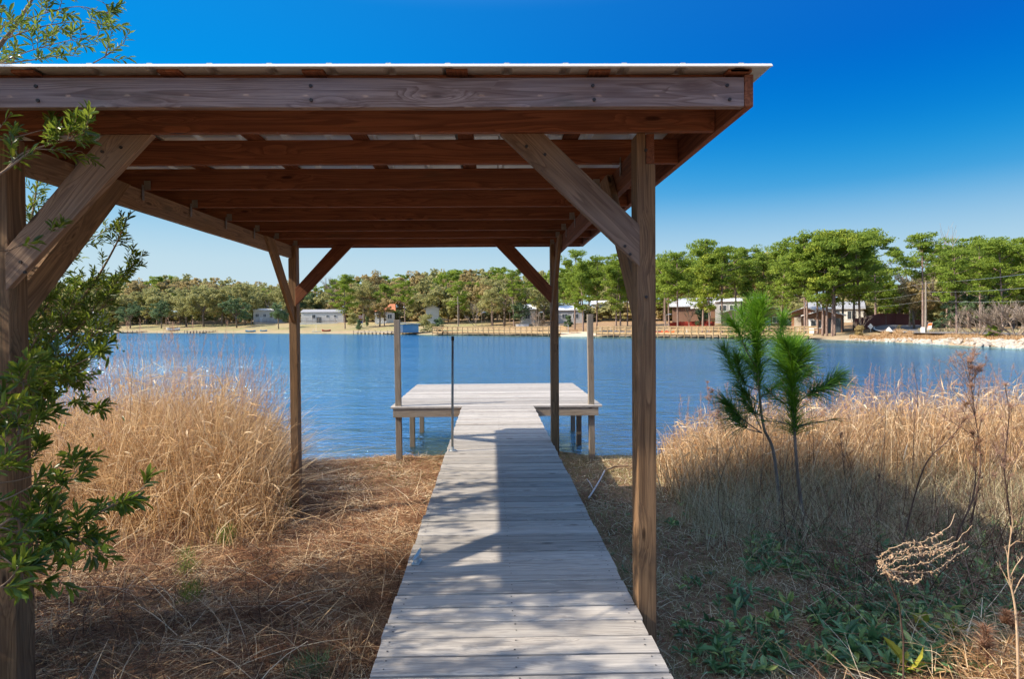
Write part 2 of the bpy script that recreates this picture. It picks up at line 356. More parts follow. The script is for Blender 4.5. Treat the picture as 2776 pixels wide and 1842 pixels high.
under = t.ramp(t.math('MULTIPLY_ADD', sx.outputs[2], -20.0, -20.2, clamp=True), [(0.0,0.0),(1.0,1.0)])
c = t.mix(under, c, bed)
t.bsdf(c, 0.95, n2, 0.6, 0.05, 0.1)
M['ground'] = t.m
me = np_mesh('ground', np.stack([X, Y, Z], 1), faces, M['ground'], smooth=True)
th = np.arctan2(X, Y); off = np.hypot(X, Y) - rshore(th); fm = (off > -6)*1.0*(Y > 12)
zone = np.zeros((len(X), 4), np.float32); zone[:, 3] = 1; zone[:, 0] = fm
zone[:, 1] = fm*(sm(th_of(1040), th_of(1250), th)*sm(6, 14, off)*0.9)
zone[:, 1] = np.maximum(zone[:, 1], fm*sm(30, 60, off)*0.6)
zone[:, 2] = fm*(1-sm(5, 13, off))*(0.55+0.45*sm(th_of(1300), th_of(1450), th))
zone[:, 2] = np.maximum(zone[:, 2], 0.8*(Y < 14)*(Y > 8)*np.exp(-((Y-10.55)/0.35)**2))
ca = me.color_attributes.new('zone', 'FLOAT_COLOR', 'POINT'); ca.data.foreach_set('color', zone.ravel())
tag(link('ground', me), kind='structure')

# ------------------------------------------------------------------ water
t = NT('lake_water'); geo = t.n('ShaderNodeNewGeometry'); P = geo.outputs['Position']
w1 = t.noise(t.mapping(P, (0.55, 1.5, 1)), 1.0, 3, 0.55, 0.4)
w2 = t.noise(t.mapping(P, (2.2, 6.5, 1)), 1.0, 4, 0.6, 0.6)
w3 = t.noise(t.mapping(P, (9, 17, 1)), 1.0, 3, 0.55, 0.3)
gust = t.noise(t.mapping(P, (0.03, 0.09, 1)), 1.0, 3, 0.5)
h = t.math('ADD', t.math('MULTIPLY', w1, 0.50), t.math('ADD', t.math('MULTIPLY', w2, 0.26), t.math('MULTIPLY', w3, 0.05)))
cal = t.attr('calm').outputs['Fac']; h = t.math('MULTIPLY', h, t.math('MULTIPLY_ADD', t.ramp(gust, [(0.38,0.0),(0.62,1.0)]), 0.5, 0.6)); h = t.math('MULTIPLY', h, t.math('MULTIPLY_ADD', cal, -0.998, 1.0))
bp = t.n('ShaderNodeBump'); bp.inputs['Strength'].default_value = 1.0; bp.inputs['Distance'].default_value = 0.55; t.l(h, bp.inputs['Height'])
gl = t.n('ShaderNodeBsdfGlossy'); gl.inputs['Roughness'].default_value = 0.12; gl.inputs['Color'].default_value = (0.48,0.78,0.96,1); t.l(bp.outputs[0], gl.inputs['Normal']); t.l(t.math('MULTIPLY_ADD', cal, -0.105, 0.11), gl.inputs['Roughness'])
tr = t.n('ShaderNodeBsdfTransparent'); tr.inputs[0].default_value = (0.62,0.80,0.84,1)
df = t.n('ShaderNodeBsdfDiffuse'); df.inputs[0].default_value = (0.010,0.16,0.27,1); t.l(bp.outputs[0], df.inputs['Normal'])
sx = t.n('ShaderNodeSeparateXYZ'); t.l(P, sx.inputs[0])
deep = t.math('MULTIPLY_ADD', sx.outputs[1], 0.22, -2.55, clamp=True)     # the silt hides the bed away from the bank
m1 = t.n('ShaderNodeMixShader'); t.l(t.math('MULTIPLY', deep, 0.9), m1.inputs[0]); t.l(tr.outputs[0], m1.inputs[1]); t.l(df.outputs[0], m1.inputs[2])
fr = t.n('ShaderNodeFresnel'); fr.inputs[0].default_value = 1.33; t.l(bp.outputs[0], fr.inputs['Normal'])
m2 = t.n('ShaderNodeMixShader'); t.l(t.math('MULTIPLY_ADD', fr.outputs[0], 0.9, 0.03, clamp=True), m2.inputs[0]); t.l(m1.outputs[0], m2.inputs[1]); t.l(gl.outputs[0], m2.inputs[2])
t.l(m2.outputs[0], t.out.inputs[0]); M['water'] = t.m
wa = np.linspace(-1.5, 1.5, 260); wr_ = seg(np.linspace(9.0, 40, 40), np.arange(42, 260, 2.5), [300, 400, 600])
A, Rr = np.meshgrid(wa, wr_, indexing='ij'); X = (Rr*np.sin(A)).ravel(); Y = np.maximum((Rr*np.cos(A)).ravel(), 9.2)
nr = len(wr_); I, J = np.meshgrid(np.arange(len(wa)-1), np.arange(nr-1), indexing='ij'); I = I.ravel(); J = J.ravel()
me = np_mesh('lake_water', np.stack([X, Y, np.full(len(X), -1.0)], 1), np.stack([I*nr+J, I*nr+J+1, (I+1)*nr+J+1, (I+1)*nr+J], 1), M['water'])
o_ = rshore(np.arctan2(X, Y)) - np.hypot(X, Y); wid = np.interp(np.arctan2(X, Y), [th_of(300), th_of(1000), th_of(1700), th_of(2363)], [14, 16, 13, 8])
ca = me.attributes.new('calm', 'FLOAT', 'POINT'); ca.data.foreach_set('value', np.clip(1.25-o_/wid, 0, 1).astype(np.float32))
tag(link('lake_water', me), kind='structure')

# ------------------------------------------------------------------ canopy (open timber shelter)
def beam(name, p0, p1, w, h, mat, parent, upv=(0,0,1), bev=0.003, ends=None):
    """board from p0 to p1 (centre line); w across, h along upv; grain along its length"""
    p0 = Vector(p0); p1 = Vector(p1); L = (p1-p0).length; x = (p1-p0).normalized()
    y = Vector(upv).cross(x).normalized(); z = x.cross(y)
    b = MB(); n = max(2, int(L/0.5))
    b.r = random.random()
    hl, hr = (ends or (0,0))      # shear of the two ends, in local x per unit z
    vs = []
    for i in range(n+1):
        s = -L/2 + L*i/n; k = hl if i == 0 else (hr if i == n else 0)
        jy, jz = random.uniform(-1,1)*0.0012, random.uniform(-1,1)*0.0015
        vs += [(s+k*(-h/2), -w/2+jy, -h/2+jz), (s+k*(-h/2), w/2+jy, -h/2+jz), (s+k*h/2, w/2+jy, h/2+jz), (s+k*h/2, -w/2+jy, h/2+jz)]
    fs = [(4*i+k, 4*i+(k+1)%4, 4*i+4+(k+1)%4, 4*i+4+k) for i in range(n) for k in range(4)] + [(3,2,1,0), (4*n,4*n+1,4*n+2,4*n+3)]
    fs = [tuple(reversed(f)) for f in fs]
    b.add(vs, fs)
    o = b.build(name, mat, parent, bevel=bev)
    m4 = Matrix((x, y, z)).transposed().to_4x4(); m4.translation = (p0+p1)/2
    if parent is not None: m4 = Matrix.Translation(-Vector(parent.location)) @ m4
    o.matrix_local = m4
    return o

ZB = 2.355; BH = 0.139; FH = 0.126                        # underside of the joists, and their height
cano = empty('canopy', (0, 2.9, 0), 0, 'open timber shelter with a metal roof standing over the grey walkway', 'canopy')
XR, XL, XLb = 0.722, -2.335, -2.29           # inner faces of the posts
pw = 0.092
def post(px, y, inner, zt, zb):
    """post with the outer half notched for the side beam; inner = +1 when its inner face is on its left"""
    x0 = px if inner > 0 else px - pw; x1 = x0 + pw
    nz = zt - 0.150
    xn = (x0+0.044) if inner > 0 else (x1-0.044)
    if inner > 0: poly = [(x0,zb),(x1,zb),(x1,nz),(xn,nz),(xn,zt),(x0,zt)]
    else: poly = [(x0,zb),(x1,zb),(x1,zt),(xn,zt),(xn,nz),(x0,nz)]
    b = MB()
    ln = zt-zb
    q = [((z-zb)-ln/2, -(x-(x0+x1)/2)) for x, z in poly]     # lay it along local X
    n = len(q); vs = [(a, c, -0.06) for a, c in q] + [(a, c, 0.06) for a, c in q]
    b.add(vs, [tuple(range(n-1,-1,-1)), tuple(range(n, 2*n))] + [(i, (i+1)%n, n+(i+1)%n, n+i) for i in range(n)])
    o = b.build('post', M['post_wood'], cano, bevel=0.004)
    # local x -> world z, local y -> world -x, local z -> world y
    m = Matrix(((0,-1,0,(x0+x1)/2),(0,0,-1,y+0.06),(1,0,0,(zt+zb)/2),(0,0,0,1)))
    m = Matrix.Translation(-Vector(cano.location)) @ m
    o.matrix_local = m
    return o
YF, YB = 2.90, 7.0
p = post(XR, YF, 1, ZB, -0.75); p['label'] = 'near right post beside the walkway'
p = post(XL, YF, -1, ZB, -0.75); p['label'] = 'near left post half hidden by the bush'
p = post(XR-0.01, YB, 1, ZB, -1.0)
p = post(XLb, YB, -1, ZB, -1.0)
# side beams in the notches
def mid(z): return ZB - 0.075 + z
beam('side_beam', (XR+0.044+0.022, YF-0.0, mid(0)), (XR+0.034+0.022, 7.19, mid(0)), 0.040, 0.147, M['joist_wood'], cano)
sb = beam('side_beam', (XL-0.044-0.022, YF-0.0, mid(0)), (XLb-0.044-0.022, 7.19, mid(0)), 0.040, 0.147, M['brace_wood'], cano)
X0, X1 = -2.80, 1.10
beam('fascia', (X0, 2.565, ZB+FH/2), (X1, 2.565, ZB+FH/2), 0.038, FH, M['fascia_wood'], cano)
beam('fascia', (X0, 7.24, ZB+FH/2), (X1, 7.24, ZB+FH/2), 0.038, FH, M['joist_wood'], cano)
beam('rim_joist', (X1+0.020, 2.546, ZB+BH/2+.001), (X1+0.020, 7.259, ZB+BH/2+.001), 0.038, BH, M['joist_wood'], cano)
beam('rim_joist', (X0-0.020, 2.546, ZB+BH/2+.001), (X0-0.020, 7.259, ZB+BH/2+.001), 0.038, BH, M['joist_wood'], cano)
JY = [2.90, 3.47, 4.10, 4.73, 5.33, 5.94, 6.46, 7.05]
for y in JY:
    beam('joist', (X0+0.002, y, ZB+BH/2+random.uniform(0,.003)), (X1-0.002, y+random.uniform(-.01,.01), ZB+BH/2+random.uniform(0,.003)), 0.038, BH, M['joist_wood'], cano)
PT = 0.012
for k in range(-5, 2+1):
    x = -0.137 + 0.609*k
    if x < X0 or x > X1: continue
    beam('purlin', (x, 2.53, ZB+BH+0.004+PT/2), (x, 7.27, ZB+BH+0.004+PT/2), 0.092, PT, M['joist_wood'], cano, bev=0.001)
beam('purlin', (1.07, 2.53, ZB+BH+0.004+PT/2), (1.07, 7.27, ZB+BH+0.004+PT/2), 0.092, PT, M['joist_wood'], cano, bev=0.001)
for xa_, xb_ in ((X0+.01, X1-.01),): beam('added_dark_strip', (xa_, 2.605, ZB+FH+0.014), (xb_, 2.605, ZB+FH+0.014), 0.036, 0.027, M['joist_wood'], cano, bev=0)  # strip added so the recess under the roof edge stays dark
# metal sheet, ribs run across the joists
b = MB(); zs = ZB+BH+0.004+PT+0.001; xs = []; 
x = X0-0.10
while x < X1+0.10:
    xs += [(x,0),(x+0.20,0),(x+0.215,0.016),(x+0.235,0.016)]; x += 0.25
xs = [p for p in xs if p[0] <= X1+0.10] + [(X1+0.10,0)]
for (xa,ha),(xb,hb) in zip(xs[:-1], xs[1:]):
    ys = (2.518, 7.33)
    b.add([(xa,ys[0],zs+ha),(xb,ys[0],zs+hb),(xb,ys[1],zs+hb),(xa,ys[1],zs+ha),(xa,ys[0],zs+ha+.004),(xb,ys[0],zs+hb+.004),(xb,ys[1],zs+hb+.004),(xa,ys[1],zs+ha+.004)],
          [(3,2,1,0),(4,5,6,7),(0,1,5,4),(2,3,7,6)])

o = b.build('roof_sheet', M['roof_metal'], cano); o.matrix_local = Matrix.Translation(-Vector(cano.location))
b = MB(); M['trim'] = plain('white_trim', (.74,.73,.68), .45, .06, 4)
b.prism([(2.517,zs-.001),(2.517,zs+.013),(2.509,zs+.012),(2.497,zs+.001),(2.496,zs-.004)], X0-.10, X1+.10, axis='x')
o = b.build('edge_trim', M['trim'], cano); o.matrix_local = Matrix.Translation(-Vector(cano.location))
# knee braces: outline in its own plane (u outwards, z), thickness t
def brace(pts, plane, c0, c1, mat, label=None):
    """pts: lower pair then upper pair (u,z); built lying along local X"""
    P4 = [Vector((u, z)) for u, z in pts]
    a = (P4[0]+P4[1])/2; c = (P4[2]+P4[3])/2; ax = (c-a).normalized(); ay = Vector((-ax.y, ax.x))
    loc = [((q-a).dot(ax), (q-a).dot(ay)) for q in P4]
    b = MB(); th = abs(c1-c0)
    vs = [(u, v, -th/2) for u, v in loc] + [(u, v, th/2) for u, v in loc]
    b.add(vs, [(3,2,1,0),(4,5,6,7)] + [(i,(i+1)%4,4+(i+1)%4,4+i) for i in range(4)])
    o = b.build('brace', mat, cano, bevel=0.003)
    cm = (c0+c1)/2
    if plane == 'xz': X_ = Vector((ax.x,0,ax.y)); Y_ = Vector((ay.x,0,ay.y)); org = Vector((a.x, cm, a.y))
    else: X_ = Vector((0,ax.x,ax.y)); Y_ = Vector((0,ay.x,ay.y)); org = Vector((cm, a.x, a.y))
    Z_ = X_.cross(Y_); m = Matrix((X_, Y_, Z_)).transposed().to_4x4(); m.translation = org - Vector(cano.location)
    o.matrix_local = m
    o.data.flip_normals() if False else None
    if label: o['label'] = label
    return o
def bolt(x, y, z):
    b = MB(); b.tube([(x, y+.004, z), (x, y-.004, z)], .0075, 8); o = b.build('bolt', M['nail'], cano); o.matrix_local = Matrix.Translation(-Vector(cano.location))
for x, z in ((.66,1.80),(.685,1.76),(.18,2.29),(.27,2.25),(.765,1.55),(.765,2.27),(-2.27,1.74),(-2.25,1.69),(-1.78,2.29),(-1.87,2.27)): bolt(x, YF-.007, z)
for x in (-1.9,-.75,.45,1.02): 
    for z in (ZB+.03, ZB+.09): bolt(x+random.uniform(-.02,.02), 2.544, z)
yb = YF-0.004
brace([(XR+.012,1.70),(XR+.012,1.905),(0.265,ZB-.001),(0.050,ZB-.001)], 'xz', yb, yb+.038, M['brace_wood'], 'wide pale brace with a round knot')
brace([(XL-.012,1.60),(XL-.012,1.80),(-1.865,ZB-.001),(-1.63,ZB-.001)], 'xz', yb, yb+.038, M['brace_wood'])
brace([(XR-.01+.012,1.645),(XR-.01+.012,1.85),(0.26,ZB-.001),(0.05,ZB-.001)], 'xz', YB-.004, YB+.034, M['joist_wood'])
brace([(XLb-.012,1.645),(XLb-.012,1.85),(-1.84,ZB-.001),(-1.62,ZB-.001)], 'xz', YB-.004, YB+.034, M['joist_wood'])
yz_near = [(YF+.11,1.44),(YF+.11,1.64),(3.68,ZB-.008),(3.90,ZB-.008)]
yz_back = [(YB+.005,1.44),(YB+.005,1.64),(6.38,ZB-.008),(6.16,ZB-.008)]
for q, xa in ((yz_near, XR), (yz_back, XR-.008)):
    brace(q, 'yz', xa+.003, xa+.041, M['post_wood'])
for q, xa in ((yz_near, XL), (yz_back, XLb-0.02)):
    brace(q, 'yz', xa-.041, xa-.003, M['post_wood'])
for y in JY[1:]:                       # small steel ties under each joist
    for sx_, xb in ((-1, XR+.040), (1, XL-.040+(XLb-XL)*(y-YF)/(YB-YF)+.0)):
        b = MB(); b.box(xb+sx_*.002, xb+sx_*.005, y-.045, y-.02, ZB-.075, ZB+.03); b.box(xb+sx_*.005, xb+sx_*.05, y-.024, y-.021, ZB-.002, ZB+.06)
        o = b.build('metal_tie', M['tie'], cano); o.matrix_local = Matrix.Translation(-Vector(cano.location))

# ------------------------------------------------------------------ dock: walkway + platform
dock = empty('dock', (0.1, 10.1, 0), 0, 'weathered grey plank walkway leading to a square platform over the water', 'dock')
DM = Matrix.Translation(-Vector(dock.location))
def boards(x0, x1, y0, y1, pitch, zt=0.0, nails=(), sag=0.0):
    b = MB(); y = y0
    while y < y1-0.02:
        w = pitch - random.uniform(0.009, 0.018); w = min(w, y1-y)
        ex0, ex1 = x0+random.uniform(-.007,.006), x1+random.uniform(-.007,.007)
        dz = random.uniform(-.003,.002); sk = random.uniform(-.0035,.0035); r = random.random()
        n = 6; vs = []
        for i in range(n+1):
            xx = ex0+(ex1-ex0)*i/n; wob = random.uniform(-.0012,.0012); cup = 0.0015
            yy0 = y+wob+sk*(i/n-.5)*2; yy1 = y+w+wob+sk*(i/n-.5)*2; zz = zt+dz+random.uniform(-.001,.001)
            vs += [(xx,yy0,zz-.034),(xx,yy0,zz-.004),(xx,yy0+.004,zz),(xx,(yy0+yy1)/2,zz+cup),(xx,yy1-.004,zz),(xx,yy1,zz-.004),(xx,yy1,zz-.034)]
        m = 7
        fs = [(i*m+k, (i+1)*m+k, (i+1)*m+(k+1)%m, i*m+(k+1)%m) for i in range(n) for k in range(m)]
        fs += [tuple(range(m)), tuple(n*m+k for k in range(m-1,-1,-1))]
        b.add(vs, fs, r)
        for nx in nails:
            for ny in (0.28, 0.74):
                if random.random() < 0.12: continue
                cx, cy = nx+random.uniform(-.008,.008), y+w*ny+random.uniform(-.012,.012); rr = random.uniform(.0035,.005)
                b.add([(cx+rr*math.cos(a), cy+rr*math.sin(a), zt+dz+.0032) for a in [k*math.pi/3 for k in range(6)]], [tuple(range(6))], r, 1)
        y += pitch
    return b
o = boards(-0.506, 0.716, -1.2, 10.09, 0.1432, 0, (-0.46, 0.10, 0.67)).build('walkway_deck', [M['deck_wood'], M['nail']], dock); o.matrix_local = DM
o = boards(-1.73, 1.90, 10.10, 13.80, 0.1432, -0.002, (-1.62, -0.6, 0.6, 1.75)).build('platform_deck', [M['deck_wood'], M['nail']], dock); o.matrix_local = DM
for x in (-0.46, 0.10, 0.665): beam('stringer', (x,-1.2,-0.110), (x,10.06,-0.110), 0.04, 0.14, M['dock_wood'], dock)
beam('rim_beam', (-1.69,10.13,-0.112), (-0.505,10.13,-0.112), 0.038, 0.15, M['dock_wood'], dock)
beam('rim_beam', (0.715,10.13,-0.112), (1.84,10.13,-0.112), 0.038, 0.15, M['dock_wood'], dock)
beam('rim_beam', (-1.67,13.76,-0.112), (1.82,13.76,-0.112), 0.038, 0.15, M['dock_wood'], dock)
for x in (-1.67, 1.82): beam('rim_beam', (x,10.15,-0.113), (x,13.74,-0.113), 0.038, 0.15, M['dock_wood'], dock)
for y in (11.3, 12.5): beam('cross_joist', (-1.64,y,-0.112), (1.79,y,-0.112), 0.038, 0.14, M['dock_wood'], dock)
def pile(x, y, z0, z1, w=0.10, lab=None, lean=0.0):
    o = beam('pile', (x,y,z0), (x+lean,y,z1), w, w, M['dock_wood'], dock, upv=(0,1,0), bev=0.004)
    if lab: o['label'] = lab
pile(-1.60, 10.205, -1.5, 1.49, 0.098, 'left corner pile rising high above the deck', -0.02)
pile(1.745, 10.205, -1.5, 1.56, 0.098, 'right corner pile rising high above the deck', -0.03)
for x, y in ((-1.56,11.6),(-1.55,13.1),(1.72,11.6),(1.81,13.1),(0.1,13.2),(0.1,11.7)): pile(x, y, -3.2, -0.19, 0.095)
for y in (0.8, 4.0, 8.9):
    for x in (-0.40, 0.60): pile(x, y, -1.2 if y < 8 else -1.4, -0.19, 0.09)
# metal pole and cleat, each a thing standing on the walkway
pole = empty('metal_pole', (-0.44, 6.55, 0), 0, 'thin grey metal pole standing on the left edge of the walkway', 'pole')
b = MB(); b.tube([(0,0,0.006),(0.006,0,0.6),(0.014,0,1.27)], 0.0135, 12); b.build('pipe', M['pipe'], pole, smooth=True)
b = MB(); b.tube([(0.014,0,1.235),(0.0145,0,1.28)], 0.0165, 12); b.build('cap', M['nail'], pole)
b = MB(); b.tube([(0,0,0.002),(0,0,0.012)], 0.048, 14); b.tube([(0,0,0.012),(0,0,0.05)], [0.024,0.018], 12); b.tube([(-.035,.0,.012),(-.035,0,.02)], .006, 6); b.tube([(.035,.0,.012),(.035,0,.02)], .006, 6)
b.build('base_flange', M['galv'], pole)
cl = empty('dock_cleat', (-0.452, 3.50, 0), R_(-8), 'small pale metal mooring cleat on the left edge of the walkway', 'cleat')
b = MB(); b.tube([(0,-0.085,0.052),(0,-0.05,0.045),(0,0,0.040),(0,0.05,0.045),(0,0.085,0.052)], [0.006,0.011,0.014,0.011,0.006], 10)
b.build('horn', M['galv'], cl, smooth=True)
b = MB(); b.box(-.022,.022,-.045,.045,.002,.009); b.tube([(0,-.022,.009),(0,-.02,.036)], [.012,.009], 8); b.tube([(0,.022,.009),(0,.02,.036)], [.012,.009], 8)
b.build('base', M['galv'], cl)

# ------------------------------------------------------------------ grass and reeds
def blades(base, h, lean, w, S=4, bend=0.5, attr=None, droop=None):
    """base (N,3), h (N), lean (N,2) horizontal lean per unit height; returns verts, faces, attr"""
    N = len(base); ts = np.linspace(0, 1, S+1)
    az = rng.uniform(0, 2*np.pi, N); side = np.stack([np.cos(az), np.sin(az), np.zeros(N)], 1)
    vs = np.zeros((N, S+1, 2, 3), np.float32)
    for k, t_ in enumerate(ts):
        c = base.copy(); c[:, 2] += h*t_*(1-0.35*bend*t_*np.hypot(lean[:,0], lean[:,1]))
        c[:, 0] += h*lean[:,0]*(t_*(1-bend)+bend*t_*t_); c[:, 1] += h*lean[:,1]*(t_*(1-bend)+bend*t_*t_)
        ww = (w*(1-0.85*t_**1.6)*0.5)[:, None]
        vs[:, k, 0] = c - side*ww; vs[:, k, 1] = c + side*ww
    idx = (np.arange(N)*(S+1)*2)[:, None]
    fs = [np.stack([idx[:,0]+2*k, idx[:,0]+2*k+1, idx[:,0]+2*k+3, idx[:,0]+2*k+2], 1) for k in range(S)]
    a = rng.uniform(0, 1, N) if attr is None else attr
    return vs.reshape(-1, 3), np.concatenate(fs), np.repeat(a, (S+1)*2)
class NB:
    def __init__(s): s.v=[]; s.f=[]; s.a=[]; s.n=0
    def add(s, v, f, a): s.v.append(v); s.f.append(f+s.n); s.a.append(a); s.n += len(v)
    def build(s, name, mat, parent=None, smooth=False):
        q = [f for f in s.f if f.shape[1] == 4]; t3 = [f for f in s.f if f.shape[1] == 3]
        fl = ([np.concatenate(q)] if q else []) + ([np.concatenate(t3)] if t3 else [])
        return link(name, np_mesh(name, np.concatenate(s.v), fl, mat, np.concatenate(s.a), smooth=smooth), parent)
def place(x, y): return np.stack([x, y, ground_z(x, y)-0.02], 1)
def clumpy(n, x0, x1, y0, y1, dens):
    out_x = []; out_y = []; got = 0
    while got < n:
        x = rng.uniform(x0, x1, 4*n); y = rng.uniform(y0, y1, 4*n)
        k = rng.uniform(0, 1, 4*n) < dens(x, y); out_x.append(x[k]); out_y.append(y[k]); got += k.sum()
    return np.concatenate(out_x)[:n], np.concatenate(out_y)[:n]
def patch(x, y, s=1.0, o=0.0): return 0.5+0.25*(np.sin(x*2.3*s+y*1.1*s+o)+np.sin(y*3.1*s-x*0.9*s+2*o)) 
def lefth(x, y):        # height of the left reed bed
    xv = 1133 + x/y*1362
    return np.interp(xv, [-200, 60,180,260,330,400,470,540,600,640,672,700], [1.1,1.15,1.25,1.5,1.62,1.66,1.6,1.42,1.2,0.95,0.62,0.25])*(0.30+0.70*sm(5.4,7.7,y))
def leftd(x, y): xv = 1133+x/y*1362; return (1-sm(632, 676, xv))*sm(5.2,7.3,y)*(0.55+0.45*patch(x,y))
g = NB()
x, y = clumpy(23000, -11, -2.2, 5.2, 10.4, leftd)
hh = 1.22*lefth(x, y)*rng.uniform(0.35, 1.05, len(x))*(0.8+0.3*patch(x,y,2.3,7)); le = rng.normal(0, 0.36, (len(x), 2)); le[:,0] += 0.08
g.add(*blades(place(x, y), hh, le, rng.uniform(0.006, 0.015, len(x)), 5, 0.75))
x, y = clumpy(14000, -11, -2.2, 6.0, 10.2, leftd)        # broken, bent blades
hh = lefth(x, y)*rng.uniform(0.3, 0.9, len(x)); le = rng.normal(0, 0.8, (len(x), 2))
g.add(*blades(place(x, y), hh, le, rng.uniform(0.008, 0.018, len(x)), 5, 0.9, rng.uniform(0.5,1,len(x))))
x, y = clumpy(13000, -11, -2.2, 6.0, 10.2, leftd); n = len(x); b0 = place(x,y); b0[:,2] += lefth(x,y)*rng.uniform(0.02,0.68,n)
def flatb(b0, L, a, el, w, S=3, attr=None):
    N = len(b0); d = np.stack([np.cos(a)*np.cos(el), np.sin(a)*np.cos(el), np.sin(el)],1); sd = np.stack([-np.sin(a), np.cos(a), rng.normal(0,0.6,N)],1)
    sd /= np.linalg.norm(sd,axis=1)[:,None]; crv = rng.normal(0,0.13,N)
    vs = np.zeros((N,S+1,2,3),np.float32)
    for k in range(S+1):
        t_ = k/S; c = b0 + d*(L*t_)[:,None]; pp = np.stack([-np.sin(a),np.cos(a),np.zeros(N)],1)
        c = c + pp*(crv*L*t_*t_)[:,None]; c[:,2] -= 0.4*L*t_*t_*np.sin(el); ww = (w*(1-0.6*t_)*0.5)[:,None]
        vs[:,k,0] = c-sd*ww; vs[:,k,1] = c+sd*ww
    idx = np.arange(N)*(S+1)*2
    fs = np.concatenate([np.stack([idx+2*k,idx+2*k+1,idx+2*k+3,idx+2*k+2],1) for k in range(S)])
    return vs.reshape(-1,3), fs, np.repeat(rng.uniform(0,1,N)**1.3 if attr is None else attr, (S+1)*2)
g.add(*flatb(b0, rng.uniform(.08,.38,n), rng.uniform(0,2*np.pi,n), rng.uniform(-.5,1.1,n), rng.uniform(.005,.012,n), 3, rng.uniform(0.2,1,n)))
tag(g.build('reed_bed', M['reed']), 'dense bed of dry golden reeds on the bank left of the walkway', 'reeds', kind='stuff')
def plumes(name, n, xr, yr, hf, dens, label, sc_=1.0):
    g = NB(); x, y = clumpy(n, *xr, *yr, dens); b0 = place(x, y); hh = hf(x, y)*rng.uniform(0.75, 1.08, n); le = rng.normal(0, 0.09, (n, 2)); le[:,0] += 0.03
    g.add(*blades(b0, hh, le, np.full(n, 0.0055), 5, 0.6, rng.uniform(0,0.5,n)))
    m = 44                                  # fine side hairs near each tip
    i = np.repeat(np.arange(n), m); t_ = rng.uniform(0.78, 1.0, len(i))
    c = b0[i].copy(); c[:,2] += hh[i]*t_*(1-0.2*t_*np.hypot(le[i,0], le[i,1])); f_ = hh[i]*(0.4*t_+0.6*t_*t_)
    c[:,0] += le[i,0]*f_; c[:,1] += le[i,1]*f_
    g.add(*blades(c, rng.uniform(0.02,0.075,len(i))*sc_, rng.normal(0,0.55,(len(i),2)), np.full(len(i), 0.0036), 2, 0.5))
    return tag(g.build(name, M['plume']), label, 'grass plumes', kind='stuff')
plumes('reed_plumes', 380, (-9,-2.5), (7.0,10.3), lambda x,y: lefth(x,y)*1.15+0.5, leftd, 'pinkish feathery seed plumes rising above the left reed bed')
def righth(x, y):
    xv = 1133 + x/y*1362
    return np.interp(xv, [1500,1560,1650,1800,2000,2363,2700], [0.4,0.72,0.95,1.15,1.2,1.24,1.24])
def rightd(x, y): xv = 1133+x/y*1362; return sm(1490,1600,xv)*sm(7.0,8.2,y)*(0.5+0.5*patch(x,y,1,2))
g = NB()
x, y = clumpy(20000, 2.2, 13, 6.6, 10.35, rightd)
hh = 1.1*righth(x, y)*rng.uniform(0.35, 1.05, len(x))*(0.8+0.3*patch(x,y,2.3,7)); le = rng.normal(0, 0.34, (len(x), 2))
g.add(*blades(place(x, y), hh, le, rng.uniform(0.006, 0.014, len(x)), 5, 0.7))
x, y = clumpy(8000, 2.2, 13, 6.8, 10.2, rightd); n = len(x); b0 = place(x,y); b0[:,2] += righth(x,y)*rng.uniform(0.02,0.7,n)
g.add(*flatb(b0, rng.uniform(.08,.32,n), rng.uniform(0,2*np.pi,n), rng.uniform(-.5,1.1,n), rng.uniform(.004,.010,n), 3, rng.uniform(0.2,1,n)))
tag(g.build('reed_bed', M['reed']), 'dense bed of dry golden reeds on the bank behind the pine saplings', 'reeds', kind='stuff')
plumes('reed_plumes', 200, (3.0,9), (7.4,10.3), lambda x,y: righth(x,y)+0.38, rightd, 'pinkish feathery seed plumes above the right reed bed')
# grey-brown shaded tall grass in front of the right reeds
def midd(x, y): xv = 1133+x/y*1362; return sm(1530,1650,xv)*sm(4.7,6.0,y)*(0.4+0.6*patch(x,y,1.3,4))
g = NB(); x, y = clumpy(15000, 2.0, 9.5, 4.6, 8.3, midd)
hh = np.interp(y, [4.6,5.6,7,8.3], [0.16,0.34,0.62,0.8])*rng.uniform(0.35,1.1,len(x)); le = rng.normal(0,0.42,(len(x),2))
g.add(*blades(place(x, y), hh, le, rng.uniform(0.003,0.007,len(x)), 4, 0.8))
tag(g.build('faded_grass', M['grey_grass']), 'faded grey brown grass around the feet of the pine saplings', 'grass', kind='stuff')
# straw litter and short grass: everywhere on the near bank
def inview(x, y, pad=150): xv = 1133+x/np.maximum(y,0.3)*1362; return (xv > -pad) & (xv < 2363+pad) & (y > 1.3)
def not_deck(x, y): return ((x < -0.55) | (x > 0.78)) 
g = NB(); 
x, y = clumpy(80000, -7.5, -0.5, 1.4, 10.6, lambda x,y: inview(x,y)*not_deck(x,y)*(0.25+0.75*patch(x,y,1.7,1))*np.clip(4.2/y,0.28,1))
n = len(x); L = rng.uniform(0.03,0.18,n)*np.interp(y,[1.5,10],[1.0,1.5]); a = rng.uniform(0,2*np.pi,n); el = np.abs(rng.normal(0.0,0.22,n))
b0 = place(x,y); b0[:,2] += rng.uniform(0.005,0.05,n); le = np.stack([np.cos(a),np.sin(a)],1)/np.maximum(np.tan(el),0.06)[:,None]
hz = L*np.sin(np.maximum(el,0.06))
g.add(*flatb(b0, L, a, el, rng.uniform(0.0017,0.005,n)*np.interp(y,[1.5,10],[0.9,2.0]), 3, np.clip(rng.uniform(0,1,n)**1.2*(0.35+0.9*patch(x,y,2.7,2)),0,1)))
